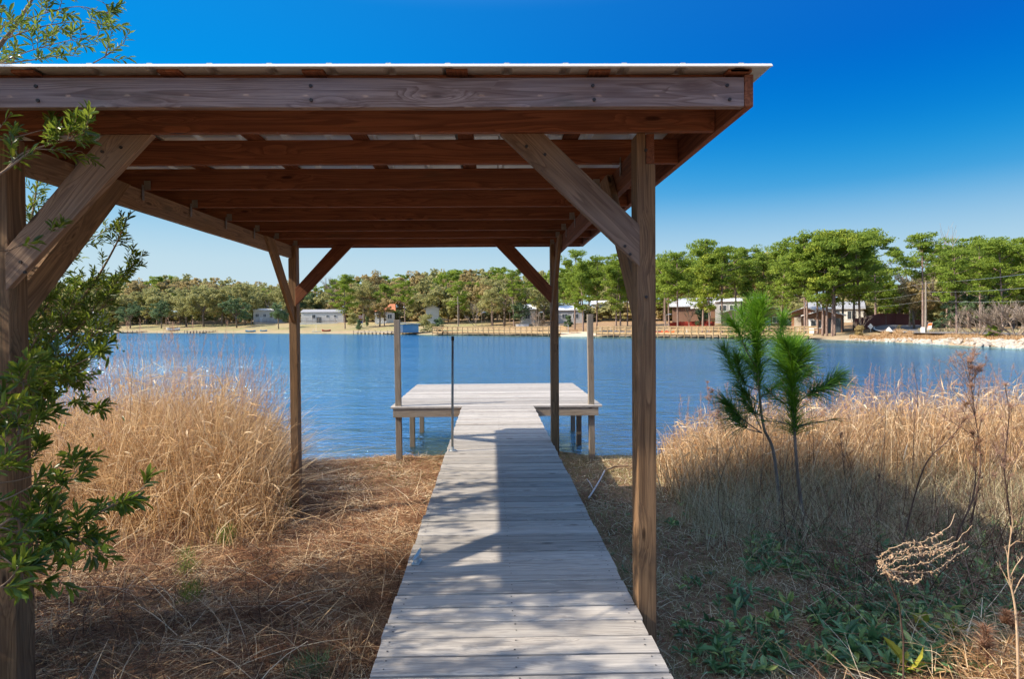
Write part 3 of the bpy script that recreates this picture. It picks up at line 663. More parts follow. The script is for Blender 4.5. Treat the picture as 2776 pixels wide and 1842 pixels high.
x, y = clumpy(1300, -6.5, -0.6, 1.6, 8.0, lambda x,y: inview(x,y)*not_deck(x,y)*np.clip(4/y,0.2,1))       # longer dead stalks
n = len(x); b0 = place(x,y); b0[:,2] += 0.03
g.add(*flatb(b0, rng.uniform(0.25,0.75,n), rng.uniform(0,2*np.pi,n), rng.uniform(0.02,0.75,n), rng.uniform(0.003,0.007,n), 4, rng.uniform(0.35,1.0,n)))
tag(g.build('straw_litter', M['straw']), 'matted dead straw and stalks covering the bank left of the walkway', 'straw', kind='stuff')
g = NB()
x, y = clumpy(50000, 0.7, 9.0, 1.4, 10.4, lambda x,y: inview(x,y)*not_deck(x,y)*(0.3+0.7*patch(x,y,1.6,3))*np.clip(4.2/y,0.25,1))
n = len(x); b0 = place(x,y); b0[:,2] += rng.uniform(0.0,0.03,n)
g.add(*flatb(b0, rng.uniform(0.03,0.15,n), rng.uniform(0,2*np.pi,n), np.abs(rng.normal(0.1,0.45,n)), rng.uniform(0.002,0.005,n)*np.interp(y,[1.5,10],[0.9,2.0])))
tag(g.build('dry_thatch', M['grey_grass']), 'thin dry grass thatch on the shaded ground right of the walkway', 'grass', kind='stuff')
g = NB()
x, y = clumpy(36000, -5, 4.5, 1.6, 10.7, lambda x,y: inview(x,y)*not_deck(x,y)*np.clip(np.where(x<0, sm(6.8,9.6,y)*sm(-3.2,-1.8,x)*1.0+0.28*(patch(x,y,2.3,5)>0.72), 0.55*(patch(x,y,1.5,6)>0.42)+0.2*sm(8,9.5,y)+0.3),0,1))
n = len(x); g.add(*blades(place(x,y)+[0,0,0.01], rng.uniform(0.025,0.085,n), rng.normal(0,0.5,(n,2)), rng.uniform(0.002,0.005,n), 3, 0.6))
tag(g.build('short_grass', M['turf']), 'short yellow green grass near the shore and beside the walkway', 'grass', kind='stuff')

# ------------------------------------------------------------------ leaves
def leaves(base, d, L, w, fold=0.25, curl=0.15, attr=None, roll=None, belly=(0.35,0.75)):
    """pointed leaves: 8 vertices, 8 triangles each"""
    N = len(base); d = d/np.linalg.norm(d,axis=1)[:,None]
    up = rng.normal(0,0.6,(N,3)) + np.array([0,0,1.0]); s = np.cross(d, up); s /= np.linalg.norm(s,axis=1)[:,None]+1e-9; u = np.cross(s, d)
    vs = np.zeros((N,8,3),np.float32); L = L[:,None]; w = w[:,None]
    def pt(t_, sw, lift): return base + d*L*t_ + s*w*sw + u*(w*fold*lift - curl*L*t_*t_)
    vs[:,0] = pt(0,0,0); vs[:,1] = pt(1,0,0)
    vs[:,2] = pt(belly[0],-.42,1); vs[:,3] = pt(belly[0],0,0); vs[:,4] = pt(belly[0],.42,1)
    vs[:,5] = pt(belly[1],-.40,1); vs[:,6] = pt(belly[1],0,0); vs[:,7] = pt(belly[1],.40,1)
    T = np.array([(0,3,2),(0,4,3),(2,3,6),(2,6,5),(3,4,7),(3,7,6),(5,6,1),(6,7,1)])
    f = (np.arange(N)[:,None,None]*8 + T[None]).reshape(-1,3)
    a = rng.uniform(0,1,N) if attr is None else attr
    return vs.reshape(-1,3), f, np.repeat(a, 8)

def smooth_path(pts, n=12):
    pts = [Vector(p) for p in pts]; out = []
    P = [pts[0]] + pts + [pts[-1]]
    for i in range(1, len(P)-2):
        for k in range(n):
            t_ = k/n; a,b_,c,d = P[i-1],P[i],P[i+1],P[i+2]
            out.append(0.5*((2*b_)+(c-a)*t_+(2*a-5*b_+4*c-d)*t_*t_+(3*b_-a-3*c+d)*t_**3))
    out.append(pts[-1]); return out

def reed_leaves(n, x0, x1, dens, hf, label):
    x, y = clumpy(n, x0, x1, 5.6, 10.2, dens); b0 = place(x,y); b0[:,2] += hf(x,y)*rng.uniform(.15,1.05,n); gg = NB()
    gg.add(*leaves(b0, np.stack([rng.normal(0,1,n),rng.normal(0,1,n),rng.normal(.3,.8,n)],1), rng.uniform(.10,.30,n), rng.uniform(.010,.022,n), .3, .45, rng.uniform(.55,1,n), belly=(.3,.65)))
    tag(gg.build('reed_leaves', M['reed']), label, 'reed leaves', kind='stuff')
reed_leaves(3600, -10, -2.2, leftd, lefth, 'pale curled dry leaves caught among the left reeds')
reed_leaves(3000, 2.4, 11, rightd, righth, 'pale curled dry leaves caught among the right reeds')
# wax myrtle behind and around the near left post
myr = empty('myrtle_shrub', (-3.35, 3.6, gz(-3.35,3.6)), 0, 'tall leafy evergreen shrub wrapped round the near left post of the shelter', 'shrub')
MO = Matrix.Translation(-Vector(myr.location))
root = Vector((-3.35, 3.6, gz(-3.35,3.6)-0.1)); root2 = Vector((-3.2, 2.5, gz(-3.2,2.5)-0.1))
paths = []       # (points, radius, twig density per metre, leaf length)
def bp_(pts, r, dens=22, ll=0.062, tl=0.24): paths.append(([Vector(p) for p in pts], r, dens, ll, tl))
bp_([root, V(60,900,3.9), V(140,760,4.0), V(225,640,4.15), V(270,560,4.25), V(292,508,4.3)], 0.014, 26, 0.055, 0.22)
bp_([root, V(90,880,4.0), V(180,760,4.0), V(260,660,4.2), V(318,600,4.3)], 0.012, 28, 0.055, 0.20)
bp_([root, V(40,900,3.8), V(110,820,3.8), V(200,740,3.9), V(262,690,4.0)], 0.010, 30, 0.055, 0.24)
bp_([root, V(40,960,3.6), V(120,860,3.6), V(190,790,3.6), V(225,770,3.7)], 0.010, 32, 0.055, 0.22)
bp_([V(40,960,3.6), V(100,890,3.4), V(170,845,3.3), V(232,815,3.25)], 0.007, 24, 0.075, 0.16)
bp_([root, V(60,780,3.9), V(90,700,3.9), V(115,640,3.9)], 0.011, 30, 0.055, 0.22)
bp_([root, V(30,700,4.3), V(70,520,4.4), V(85,430,4.5), V(100,300,4.6)], 0.014, 24, 0.055, 0.22)
bp_([root, V(100,930,3.9), V(160,880,3.8), V(195,870,3.7)], 0.008, 30, 0.055, 0.2)
bp_([root, V(60,760,4.4), V(150,690,4.6), V(200,650,4.6)], 0.010, 30, 0.055, 0.26)
bp_([root, V(40,1000,3.4), V(110,960,3.3), V(170,930,3.3), V(225,945,3.3)], 0.007, 18, 0.06, 0.12)
bp_([root2, V(-40,1250,2.3), V(60,1235,2.35), V(170,1215,2.4), V(270,1160,2.45), V(345,1120,2.5)], 0.007, 17, 0.068, 0.15)
bp_([V(60,1235,2.35), V(120,1150,2.5), V(160,1110,2.6), V(185,1075,2.65)], 0.005, 22, 0.065, 0.13)
bp_([V(-40,1250,2.3), V(40,1190,2.35), V(110,1200,2.4), V(200,1260,2.4), V(265,1280,2.4)], 0.005, 22, 0.065, 0.16)
bp_([V(-40,1250,2.3), V(10,1290,2.1), V(60,1330,2.15), V(105,1370,2.2)], 0.004, 20, 0.065, 0.12)
bp_([V(-50,1000,2.4), V(0,1010,2.5), V(60,985,2.6), V(110,955,2.8)], 0.006, 22, 0.065, 0.15)
bp_([V(-50,1120,2.3), V(10,1060,2.4), V(40,1010,2.5), V(50,930,2.6), V(55,880,2.65)], 0.006, 22, 0.065, 0.15)
bp_([V(-50,1000,2.4), V(20,900,2.6), V(80,870,2.8), V(130,830,2.9)], 0.005, 20, 0.07, 0.15)
bp_([V(-60,1350,2.0), V(-10,1360,2.0), V(30,1330,2.05), V(45,1300,2.1)], 0.004, 18, 0.065, 0.12)
for q_, dn_ in (([root, V(30,860,4.1), V(110,700,4.2), V(150,600,4.3)], 32), ([root, V(80,820,4.2), V(170,720,4.4), V(240,660,4.5)], 34), ([root, V(60,880,4.3), V(150,800,4.4), V(235,750,4.5)], 34),
        ([root, V(60,840,3.7), V(130,760,3.7), V(180,690,3.8)], 34), ([root, V(40,800,4.5), V(80,640,4.6), V(200,560,4.7), V(262,520,4.7)], 30), ([root, V(60,900,3.5), V(140,880,3.5), V(200,850,3.5)], 30),
        ([root, V(60,680,4.0), V(90,600,4.0), V(95,520,4.0)], 26), ([root, V(100,880,3.9), V(190,830,4.0), V(240,800,4.1)], 30)): bp_(q_, 0.009, dn_, 0.05, 0.24)
for q_ in ([V(-60,1180,2.2), V(20,1150,2.3), V(90,1120,2.4), V(150,1130,2.4)], [V(-60,1120,2.5), V(40,1110,2.6), V(130,1080,2.7), V(190,1070,2.7)], [V(-60,1230,2.2), V(10,1220,2.2), V(80,1260,2.3), V(150,1290,2.3)],
           [V(-40,1250,2.3), V(90,1240,2.5), V(190,1210,2.6), V(240,1180,2.6)], [V(-60,1060,2.6), V(10,1090,2.6), V(70,1060,2.7), V(120,1020,2.8)], [V(-60,980,2.4), V(-10,950,2.45), V(20,980,2.5)], [V(-60,880,2.6), V(0,880,2.7), V(60,850,2.8), V(100,840,2.9)],
           [V(-60,1300,2.1), V(30,1290,2.2), V(110,1330,2.2), V(170,1330,2.2)]): bp_(q_, 0.004, 13, 0.062, 0.15)
bp_([V(-60,440,2.3), V(10,395,2.4), V(80,345,2.5), V(150,325,2.5), V(205,300,2.5)], 0.006, 22, 0.058, 0.16)
bp_([V(-60,330,2.4), V(20,320,2.5), V(100,300,2.6), V(170,290,2.65)], 0.004, 20, 0.055, 0.14)
bp_([V(10,395,2.4), V(60,350,2.5), V(130,345,2.6), V(190,350,2.7)], 0.004, 18, 0.05, 0.14)
bp_([V(-40,560,2.5), V(10,580,2.6), V(70,555,2.7), V(140,530,2.75)], 0.003, 10, 0.055, 0.08)
bp_([V(-60,250,3.0), V(-5,115,3.05), V(35,60,3.1), V(85,-20,3.15), V(120,-90,3.2)], 0.014, 3, 0.05, 0.1)
for q, dn in (([V(-30,160,3.0), V(60,120,3.0), V(150,95,3.0), V(235,80,3.0)], 16), ([V(35,55,3.1), V(120,25,3.1), V(190,15,3.1), V(258,35,3.1)], 14),
          ([V(10,90,3.0), V(100,60,3.0), V(190,50,3.0), V(255,62,3.0)], 15), ([V(-20,150,2.9), V(60,140,2.9), V(140,128,2.9), V(185,130,2.9)], 12),
          ([V(215,145,3.0), V(250,125,3.0), V(288,98,3.0)], 16), ([V(85,-20,3.1), V(160,-20,3.1), V(240,5,3.1)], 13),
          ([V(-30,80,2.9), V(0,40,2.9), V(10,5,2.9)], 14), ([V(-30,120,2.8), V(-5,75,2.8), V(25,45,2.8)], 14)):
    bp_(q, 0.0035, dn*1.7, 0.045, 0.14)
rs = random.Random(11)
for k in range(26):                                   # the rest of the shrub, out to the left
    a0 = Vector((root.x+rs.uniform(-.2,.1), root.y+rs.uniform(-1.3,.3), root.z))
    e = Vector((rs.uniform(-4.3,-3.25), rs.uniform(1.6,4.4), rs.uniform(0.5,4.3)))
    m1 = a0.lerp(e, 0.5) + Vector((rs.uniform(-.2,.1), rs.uniform(-.15,.15), 0.2))
    bp_([a0, m1, e], 0.012, 20, 0.058, 0.3)
for k in range(16):
    a0 = Vector((root.x+rs.uniform(-.1,.1), root.y+rs.uniform(-1.3,-.6), root.z)); e = Vector((rs.uniform(-3.9,-3.05), rs.uniform(1.5,2.7), rs.uniform(2.5,4.2)))
    paths.append(([a0, a0.lerp(e, .5)+Vector((-.1,0,.2)), e], 0.012, 17, 0.058, 0.3))
wood_b = MB(); lf = NB()
for pts, r, dens, ll, tl in paths:
    pth = smooth_path(pts, 8); Ls = [0]
    for a_, b_ in zip(pth[:-1], pth[1:]): Ls.append(Ls[-1]+(b_-a_).length)
    tot = Ls[-1]; nn = len(pth)
    wood_b.tube(pth, [r*(1-0.75*i/(nn-1)) for i in range(nn)], 5)
    ntw = int(dens*min(tot, 1.9)); B = []; D = []; LL = []
    for k in range(ntw):
        u = 1 - (rs.random()**1.2)*min(1, 1.9/tot)*0.97
        s_ = u*tot; i = max(j for j in range(nn) if Ls[j] <= s_); i = min(i, nn-2)
        p0 = pth[i].lerp(pth[i+1], (s_-Ls[i])/(Ls[i+1]-Ls[i]+1e-9)); ax = (pth[i+1]-pth[i]).normalized()
        rd = Vector((rs.gauss(0,1), rs.gauss(0,1), rs.gauss(0.15,1))); rd = (rd - ax*rd.dot(ax)*0.8).normalized()
        dr = (ax*rs.uniform(0.5,1.1) + rd*0.8 + Vector((0,0,0.25))).normalized()
        l = tl*rs.uniform(0.45,1.1)*(0.6+0.4*(1-u)); p1 = p0+dr*l*0.5; p2 = p0+dr*l+Vector((0,0,l*rs.uniform(-.1,.25)))
        wood_b.tube([p0,p1,p2], [0.0022,0.0016,0.0008], 3, cap=False)
        nl = int(rs.uniform(9,17))
        for q in range(nl):
            tt = 0.2+0.8*(q+0.5)/nl; c = (p0.lerp(p1, tt*2) if tt < .5 else p1.lerp(p2, tt*2-1))
            w = q*2.4 + rs.random(); s1 = dr.cross(Vector((0.1,0.2,1))).normalized(); s2 = dr.cross(s1)
            dd = dr*rs.uniform(0.5,1.0)*(0.6+tt) + (s1*math.cos(w)+s2*math.sin(w))*rs.uniform(0.6,1.0)
            B.append(c); D.append(dd); LL.append(ll*rs.uniform(0.55,1.15)*(1.1-0.3*abs(tt-.6)))
    if B:
        B = np.array(B, float); D = np.array(D, float); LL = np.array(LL)
        lf.add(*leaves(B, D, LL, LL*rng.uniform(0.24,0.33,len(LL)), 0.3, 0.12, np.clip(rng.normal(0.42,0.26,len(LL)),0,1)))
o = wood_b.build('branches', M['twig'], myr, smooth=True); o.name = 'stem'; o.matrix_local = MO
o = lf.build('foliage', M['myrtle'], myr); o.matrix_local = MO
# a second shrub and a pine further left, outside the picture, that shade the bank
def simple_shrub(loc, h, label, seed, n=26, leafm='myrtle', rr=1.1):
    e = empty('shade_shrub', loc, 0, label, 'shrub'); rs = random.Random(seed); wb = MB(); g = NB()
    for k in range(n):
        a = rs.uniform(0, 6.28); rad_ = rs.uniform(0.1, rr); z = rs.uniform(0.35,1.0)*h; tip = Vector((rad_*math.cos(a), rad_*math.sin(a), z))
        wb.tube([(0,0,0),tip*0.5+Vector((0,0,.15*h)),tip], [0.02,0.012,0.004], 5)
        m = 150; c = np.array(tip)+rng.normal(0,[0.30,0.30,0.26],(m,3)); g.add(*leaves(c, rng.normal(0,1,(m,3)), rng.uniform(.05,.09,m), rng.uniform(.016,.028,m)))
    wb.build('stem', M['twig'], e); g.build('foliage', M[leafm], e); return e
simple_shrub((-4.4,1.5,gz(-4.4,1.5)), 3.6, 'leafy shrub left of the shelter shading the lower left bank', 3)
simple_shrub((-4.8,3.0,gz(-4.8,3.0)), 3.5, 'leafy shrub behind the tall evergreen shrub, out along the bank', 6, 34)
simple_shrub((-4.4,4.1,gz(-4.4,4.1)), 3.7, 'tallest leafy shrub beyond the near left post, shading the reeds', 7, 26)
simple_shrub((-3.5,0.4,gz(-3.5,.4)), 3.4, 'leafy shrub beside the start of the walkway on its left', 4, 22)
simple_shrub((-5.6,3.1,gz(-5.6,3.1)), 3.0, 'leafy shrub farther left along the bank from the shelter', 5, 24)

# ------------------------------------------------------------------ pine saplings
def needles(shoots, per, L0, w):
    B=[]; D=[]; LL=[]; Aa=[]
    for pts, bright, ln, dens in shoots:
        pth = smooth_path(pts, 6); n = len(pth); N = int(per*dens)
        for k in range(N):
            u = random.random()**0.75; s_ = u*(n-1); i = min(int(s_), n-2); p = pth[i].lerp(pth[i+1], s_-i); ax = (pth[i+1]-pth[i]).normalized()
            rd = Vector((random.gauss(0,1),random.gauss(0,1),random.gauss(0,1))); rd = (rd-ax*rd.dot(ax)).normalized()
            spread = random.uniform(0.15, 1.5)*(1.2-0.75*u)
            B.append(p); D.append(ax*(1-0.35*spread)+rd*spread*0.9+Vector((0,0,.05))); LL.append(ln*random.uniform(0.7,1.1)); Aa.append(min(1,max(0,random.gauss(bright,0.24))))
    B=np.array(B,float); D=np.array(D,float); LL=np.array(LL); D/=np.linalg.norm(D,axis=1)[:,None]
    N=len(B); sd=np.cross(D, rng.normal(0,1,(N,3))); sd/=np.linalg.norm(sd,axis=1)[:,None]; S=3
    vs=np.zeros((N,S+1,2,3),np.float32)
    for k in range(S+1):
        t_=k/S; c=B+D*(LL*t_)[:,None]; c[:,2]-=0.22*LL*t_*t_; ww=w*(1-0.7*t_)*0.5; vs[:,k,0]=c-sd*ww; vs[:,k,1]=c+sd*ww
    idx=np.arange(N)*(S+1)*2; fs=np.concatenate([np.stack([idx+2*k,idx+2*k+1,idx+2*k+3,idx+2*k+2],1) for k in range(S)])
    return vs.reshape(-1,3), fs, np.repeat(np.array(Aa),(S+1)*2)
def sapling(name, label, trunk, branches, Y):
    base = V(*trunk[0], Y); base.z = gz(base.x, base.y)-0.03
    e = empty(name, base, 0, label, 'pine sapling'); OM = Matrix.Translation(-base)
    tp = [base]+[V(x,y,Y) for x,y in trunk[1:]]; pth = smooth_path(tp, 8); n = len(pth)
    b = MB(); b.tube(pth, [0.019*(1-0.62*i/(n-1)) for i in range(n)], 8); o = b.build('trunk', M['grey_bark'], e, smooth=True); o.matrix_local = OM
    bb = MB(); g = NB()
    sh = [([tp[-3], tp[-2], tp[-1]], 0.88, 0.245, 3.6), ([tp[-4], tp[-3]], 0.6, 0.21, 1.6)]
    for pts, dy, bright, ln, dens in branches:
        m = len(pts); P3 = [V(x,y,Y+dy*i/(m-1)) for i,(x,y) in enumerate(pts)]
        q = smooth_path(P3, 6); bb.tube(q, [0.008*(1-0.5*i/(len(q)-1)) for i in range(len(q))], 6)
        sh.append((P3[-3:] if m > 2 else P3, bright, ln, dens))
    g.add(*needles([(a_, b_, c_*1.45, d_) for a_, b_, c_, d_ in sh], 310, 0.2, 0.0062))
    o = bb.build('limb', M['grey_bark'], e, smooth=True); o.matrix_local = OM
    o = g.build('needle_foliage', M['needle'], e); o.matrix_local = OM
    return e
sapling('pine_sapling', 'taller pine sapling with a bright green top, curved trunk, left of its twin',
    [(1800,1150),(1785,1045),(1762,985),(1752,900),(1748,830),(1745,770),(1744,722)],
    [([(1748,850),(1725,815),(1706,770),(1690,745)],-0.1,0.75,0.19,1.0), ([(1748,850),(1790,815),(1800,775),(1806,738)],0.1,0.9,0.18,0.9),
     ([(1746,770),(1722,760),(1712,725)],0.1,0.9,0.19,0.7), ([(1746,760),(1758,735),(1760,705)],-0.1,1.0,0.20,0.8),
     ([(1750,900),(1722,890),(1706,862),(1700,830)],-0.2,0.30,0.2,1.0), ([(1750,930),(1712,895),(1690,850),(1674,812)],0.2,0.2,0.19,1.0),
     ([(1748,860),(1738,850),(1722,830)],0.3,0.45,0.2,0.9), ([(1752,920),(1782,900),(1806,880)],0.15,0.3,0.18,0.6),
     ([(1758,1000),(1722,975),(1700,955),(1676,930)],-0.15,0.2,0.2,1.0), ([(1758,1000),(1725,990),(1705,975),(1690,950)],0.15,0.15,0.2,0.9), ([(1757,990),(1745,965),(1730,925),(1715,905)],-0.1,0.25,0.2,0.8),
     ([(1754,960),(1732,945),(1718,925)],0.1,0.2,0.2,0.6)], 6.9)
sapling('pine_sapling', 'shorter dark pine sapling with one long side branch, right of its twin',
    [(1856,1205),(1842,1110),(1834,1010),(1830,930),(1828,870),(1826,820)],
    [([(1829,870),(1812,850),(1803,830)],0.1,0.35,0.18,0.9), ([(1829,860),(1845,840),(1856,820)],-0.1,0.4,0.18,0.9),
     ([(1828,850),(1822,820),(1812,795)],-0.1,0.55,0.19,0.9), ([(1828,850),(1838,820),(1840,800)],0.1,0.6,0.18,0.8), ([(1830,880),(1850,872),(1862,860)],0.1,0.5,0.17,0.5),
     ([(1832,938),(1860,915),(1890,900),(1925,880)],-0.1,0.15,0.18,1.1), ([(1860,915),(1900,895),(1930,868)],0.1,0.15,0.17,0.7),
     ([(1833,938),(1800,925),(1775,905)],0.1,0.15,0.15,0.3), ([(1836,985),(1800,975),(1765,972)],0.0,0.1,0.12,0.12), ([(1836,985),(1870,978),(1930,968)],0.0,0.1,0.12,0.12)], 6.2)

# ------------------------------------------------------------------ weeds
def stalk_tree(e, stem_pts, r, nbr, blen, rs, twig=True, droopy=0.0, m='dark_stem'):
    b = MB(); pth = smooth_path(stem_pts, 8); n = len(pth); b.tube(pth, [r*(1-0.8*i/(n-1)) for i in range(n)], 6); tips = []
    for k in range(nbr):
        u = rs.uniform(0.35,1.0); i = min(int(u*(n-1)), n-2); p = pth[i]; ax = (pth[i+1]-pth[i]).normalized()
        d = (ax + Vector((rs.gauss(0,.6),rs.gauss(0,.6),rs.uniform(-.1,.4)-droopy))).normalized(); l = blen*rs.uniform(.3,1)*(1.2-u)
        q = p+d*l*.5+Vector((0,0,.02)); w = p+d*l+Vector((0,0,l*(.15-droopy))); b.tube([p,q,w], [r*.35,r*.25,r*.1], 4, cap=False); tips.append((q,w))
        if twig:
            for j in range(5):
                s_ = q.lerp(w, rs.random()); d2 = (d+Vector((rs.gauss(0,.8),rs.gauss(0,.8),rs.gauss(0.2,.6)))).normalized(); b.tube([s_, s_+d2*l*.3], [r*.15,r*.06], 3, cap=False); tips.append((s_, s_+d2*l*.3))
    return b, tips
def weed(name, label, pts, Y, r=0.006, nbr=16, blen=0.5, hair=True, seed=1, stem='dark_stem', flat=False, dy=0.0, plume='plume', nh=14, group=None):
    rs = random.Random(seed); m = len(pts); P3 = [V(x,y,Y+dy*i/(m-1)) for i,(x,y) in enumerate(pts)]
    P3[0].z = gz(P3[0].x, P3[0].y)-0.02 if not flat else P3[0].z
    e = empty(name, P3[0], 0, label, 'weed', group); OM = Matrix.Translation(-P3[0])
    b, tips = stalk_tree(e, P3, r, nbr, blen, rs); o = b.build('stem', M[stem], e); o.matrix_local = OM
    if hair and tips:
        g = NB(); i = rng.integers(0, len(tips), nh*len(tips)); a0 = np.array([tips[k][0] for k in i]); a1 = np.array([tips[k][1] for k in i]); tt = rng.uniform(0.2,1,len(i))[:,None]
        g.add(*blades(a0+(a1-a0)*tt, rng.uniform(0.015,0.045,len(i)), rng.normal(0,.9,(len(i),2)), np.full(len(i),0.0035), 2))
        o = g.build('seed_head', M[plume], e); o.matrix_local = OM
    return e
weed('dead_weed', 'tall dead weed with a broad pinkish feathery top at the right edge', [(2230,1200),(2262,1080),(2250,960),(2240,890),(2232,835)], 5.6, 0.008, 34, 0.75, True, 3)
weed('dead_weed', 'dark leaning dead stalk rising from lower left to the pinkish weed', [(2080,1200),(2130,1085),(2185,1020),(2215,985),(2230,940)], 5.4, 0.008, 12, 0.25, True, 5, plume='dead_leaf', nh=5)
weed('dead_weed', 'crooked dark dead weed with clinging leaves below the pinkish plume', [(2195,1340),(2212,1230),(2245,1150),(2252,1060),(2246,1010)], 4.9, 0.010, 16, 0.30, True, 6, plume='dead_leaf', nh=7)
weed('dead_weed', 'thin dark dead weed close to the right picture edge', [(2345,1340),(2330,1190),(2318,1080),(2328,960),(2320,900)], 4.9, 0.007, 18, 0.5, True, 7, nh=8)
weed('dead_weed', 'slender bare weed standing out against the lake, tuft at its tip', [(2105,1050),(2110,980),(2118,930),(2114,880),(2108,835)], 7.4, 0.005, 12, 0.35, False, 8)
weed('dead_weed', 'dead weed with hanging brown leaves among the reeds behind the dark sapling', [(1960,1190),(1950,1100),(1942,1030),(1935,980)], 7.0, 0.006, 12, 0.3, True, 9, plume='dead_leaf', nh=6)
weed('dead_weed', 'pale reddish weed rising left of the taller pine sapling', [(1690,1100),(1680,1020),(1655,950),(1630,890)], 8.0, 0.004, 16, 0.4, True, 10)
weed('dead_weed', 'brown tangled weed between the two pine saplings', [(1880,1100),(1876,1000),(1870,920),(1866,860)], 7.6, 0.005, 18, 0.45, True, 12)
weed('dead_weed', 'pale upright thistle stalk at the lower right picture edge', [(2352,1540),(2345,1430),(2326,1310),(2338,1200)], 2.75, 0.007, 10, 0.25, False, 13, stem='pale_stem')
weed('dead_weed', 'short brown seed stalk in the sunlit lower right corner', [(2290,1568),(2275,1500),(2268,1445)], 3.0, 0.006, 10, 0.08, True, 14, plume='dead_leaf', nh=16)
weed('dead_weed', 'brown seed stalk leaning at the lower right beside the shorter one', [(2355,1568),(2345,1480),(2322,1430)], 3.1, 0.006, 10, 0.10, True, 15, plume='dead_leaf', nh=14)
# more dark stalks in the right reeds
for k in range(34):
    rs = random.Random(100+k); xv = rs.uniform(1640, 2380); Yk = rs.uniform(5.2, 8.6); p = V(xv, 1000, Yk); z0 = gz(p.x, Yk)
    y0 = 744+(CAMZ-z0)*1362/Yk; top = rs.uniform(880, 990) if xv > 1980 else rs.uniform(930,1010)
    weed('dry_stalk', 'thin dark dry stalk standing in the reeds on the right bank', [(xv,y0),(xv+rs.uniform(-25,25),(y0+top)/2),(xv+rs.uniform(-60,60),top)], Yk, 0.0038, 7, 0.35, False, 200+k, group='dark dry stalks in the right reeds', nh=5)
M['dark_blade'] = leafmat('dark_dead_stem', [(0.05,0.028,0.02),(0.11,0.06,0.04),(0.20,0.12,0.075),(0.30,0.20,0.13)], 0.8, 0.1, (0.2,0.1,0.06), 0.1)
def brush(name, label, n, xr, yr, dens, Lr, zr, elr, wr_, mat, cat='brush'):
    x, y = clumpy(n, *xr, *yr, dens); b0 = place(x,y); b0[:,2] += rng.uniform(*zr, n); gg = NB()
    gg.add(*flatb(b0, rng.uniform(*Lr, n), rng.uniform(0,2*np.pi,n), rng.uniform(*elr, n), rng.uniform(*wr_, n), 4, rng.uniform(0,1,n)))
    return tag(gg.build(name, M[mat]), label, cat, kind='stuff')
XV = lambda x, y: 1133+x/y*1362
brush('dark_brush', 'tangle of dark dead stems through the grass on the right bank', 7000, (2.2,9), (3.6,9.2), lambda x,y: sm(1560,2000,XV(x,y))*(0.3+0.7*patch(x,y,1.4,9)), (.25,.95), (0,.15), (.15,1.4), (.003,.008), 'dark_blade')
brush('dark_brush', 'dark reddish stems standing among the left reeds', 3000, (-9,-2.3), (5.6,9.6), lambda x,y: leftd(x,y), (.4,1.5), (0,.2), (.7,1.5), (.003,.007), 'dark_blade')
brush('fallen_stems', 'pale dry stems lying through the green weeds at lower right', 1700, (1.3,6), (2.6,5.6), lambda x,y: sm(1650,1900,XV(x,y))*1.0, (.12,.6), (0,.12), (-.1,1.0), (.002,.005), 'straw')
brush('dead_brush', 'mound of pale tan dead grass in the sunlit lower right corner', 5200, (2.3,3.6), (2.55,3.45), lambda x,y: np.exp(-((x-3.0)/.42)**2-((y-2.95)/.33)**2), (.05,.22), (0,.24), (-.4,1.2), (.003,.007), 'reed')
brush('standing_stalks', 'short broken stalks standing up from the left bank straw', 1500, (-5,-0.65), (1.7,7), lambda x,y: inview(x,y)*(0.2+0.8*patch(x,y,2.9,1)), (.08,.34), (-.02,.02), (.9,1.55), (.002,.005), 'straw')
brush('left_brush', 'tangle of dark reddish dead stems across the lower left bank', 3000, (-5,-0.7), (1.7,6.2), lambda x,y: inview(x,y)*(0.2+0.8*patch(x,y,2.1,5)), (.10,.5), (0,.1), (-.1,1.0), (.0025,.006), 'dark_blade')
# curled pale seed-head plant
e0 = V(2040,1310,2.7); sh = empty('dry_goldenrod', (e0.x,e0.y,gz(e0.x,e0.y)), 0, 'pale tan dried flower spray curling like a claw above green leaves', 'dried flower')
OM = Matrix.Translation(-Vector(sh.location)); b = MB(); g = NB()
strands = [[(2245,1212),(2195,1260),(2150,1275),(2090,1285),(2045,1292),(2030,1315)], [(2205,1185),(2180,1225),(2130,1250),(2080,1258),(2040,1278),(2028,1300)],
           [(2230,1255),(2190,1270),(2140,1298),(2080,1310),(2040,1322)], [(2236,1262),(2200,1290),(2150,1320),(2095,1322),(2045,1318)], [(2210,1250),(2160,1270),(2110,1280),(2060,1300),(2035,1320)],
           [(2130,1328),(2110,1345),(2070,1335),(2045,1322)], [(2200,1240),(2150,1262),(2100,1268),(2050,1285)]]
for si, s_ in enumerate(strands):
    P3 = [V(x,y,2.7+0.05*math.sin(si*2.1+i)) for i,(x,y) in enumerate(s_)]; pth = [q+Vector((rs.gauss(0,.003),rs.gauss(0,.003),rs.gauss(0,.003))) for q in smooth_path(P3, 8)]; n = len(pth)
    b.tube(pth, [0.0011+0.0009*(i/(n-1)) for i in range(n)], 5)
    m = 95; i = rng.integers(int(n*.22), n-1, m); c = np.array([pth[k] for k in i])+rng.normal(0,.006,(m,3))
    d = np.stack([rng.normal(0,.5,m), rng.normal(0,.5,m), rng.uniform(-1,.3,m)],1); g.add(*leaves(c, d, rng.uniform(.005,.016,m), rng.uniform(.003,.007,m)))
q0 = V(2042,1318,2.7); o = b.build('stem', M['pale_stem'], sh); o.matrix_local = OM; b = MB(); b.tube([q0, V(2075,1400,2.72), V(2085,1480,2.75), Vector((V(2085,1480,2.8).x, 2.8, gz(V(2085,1480,2.8).x,2.8)-.02))], [0.003,0.0035,0.004,0.005], 6)
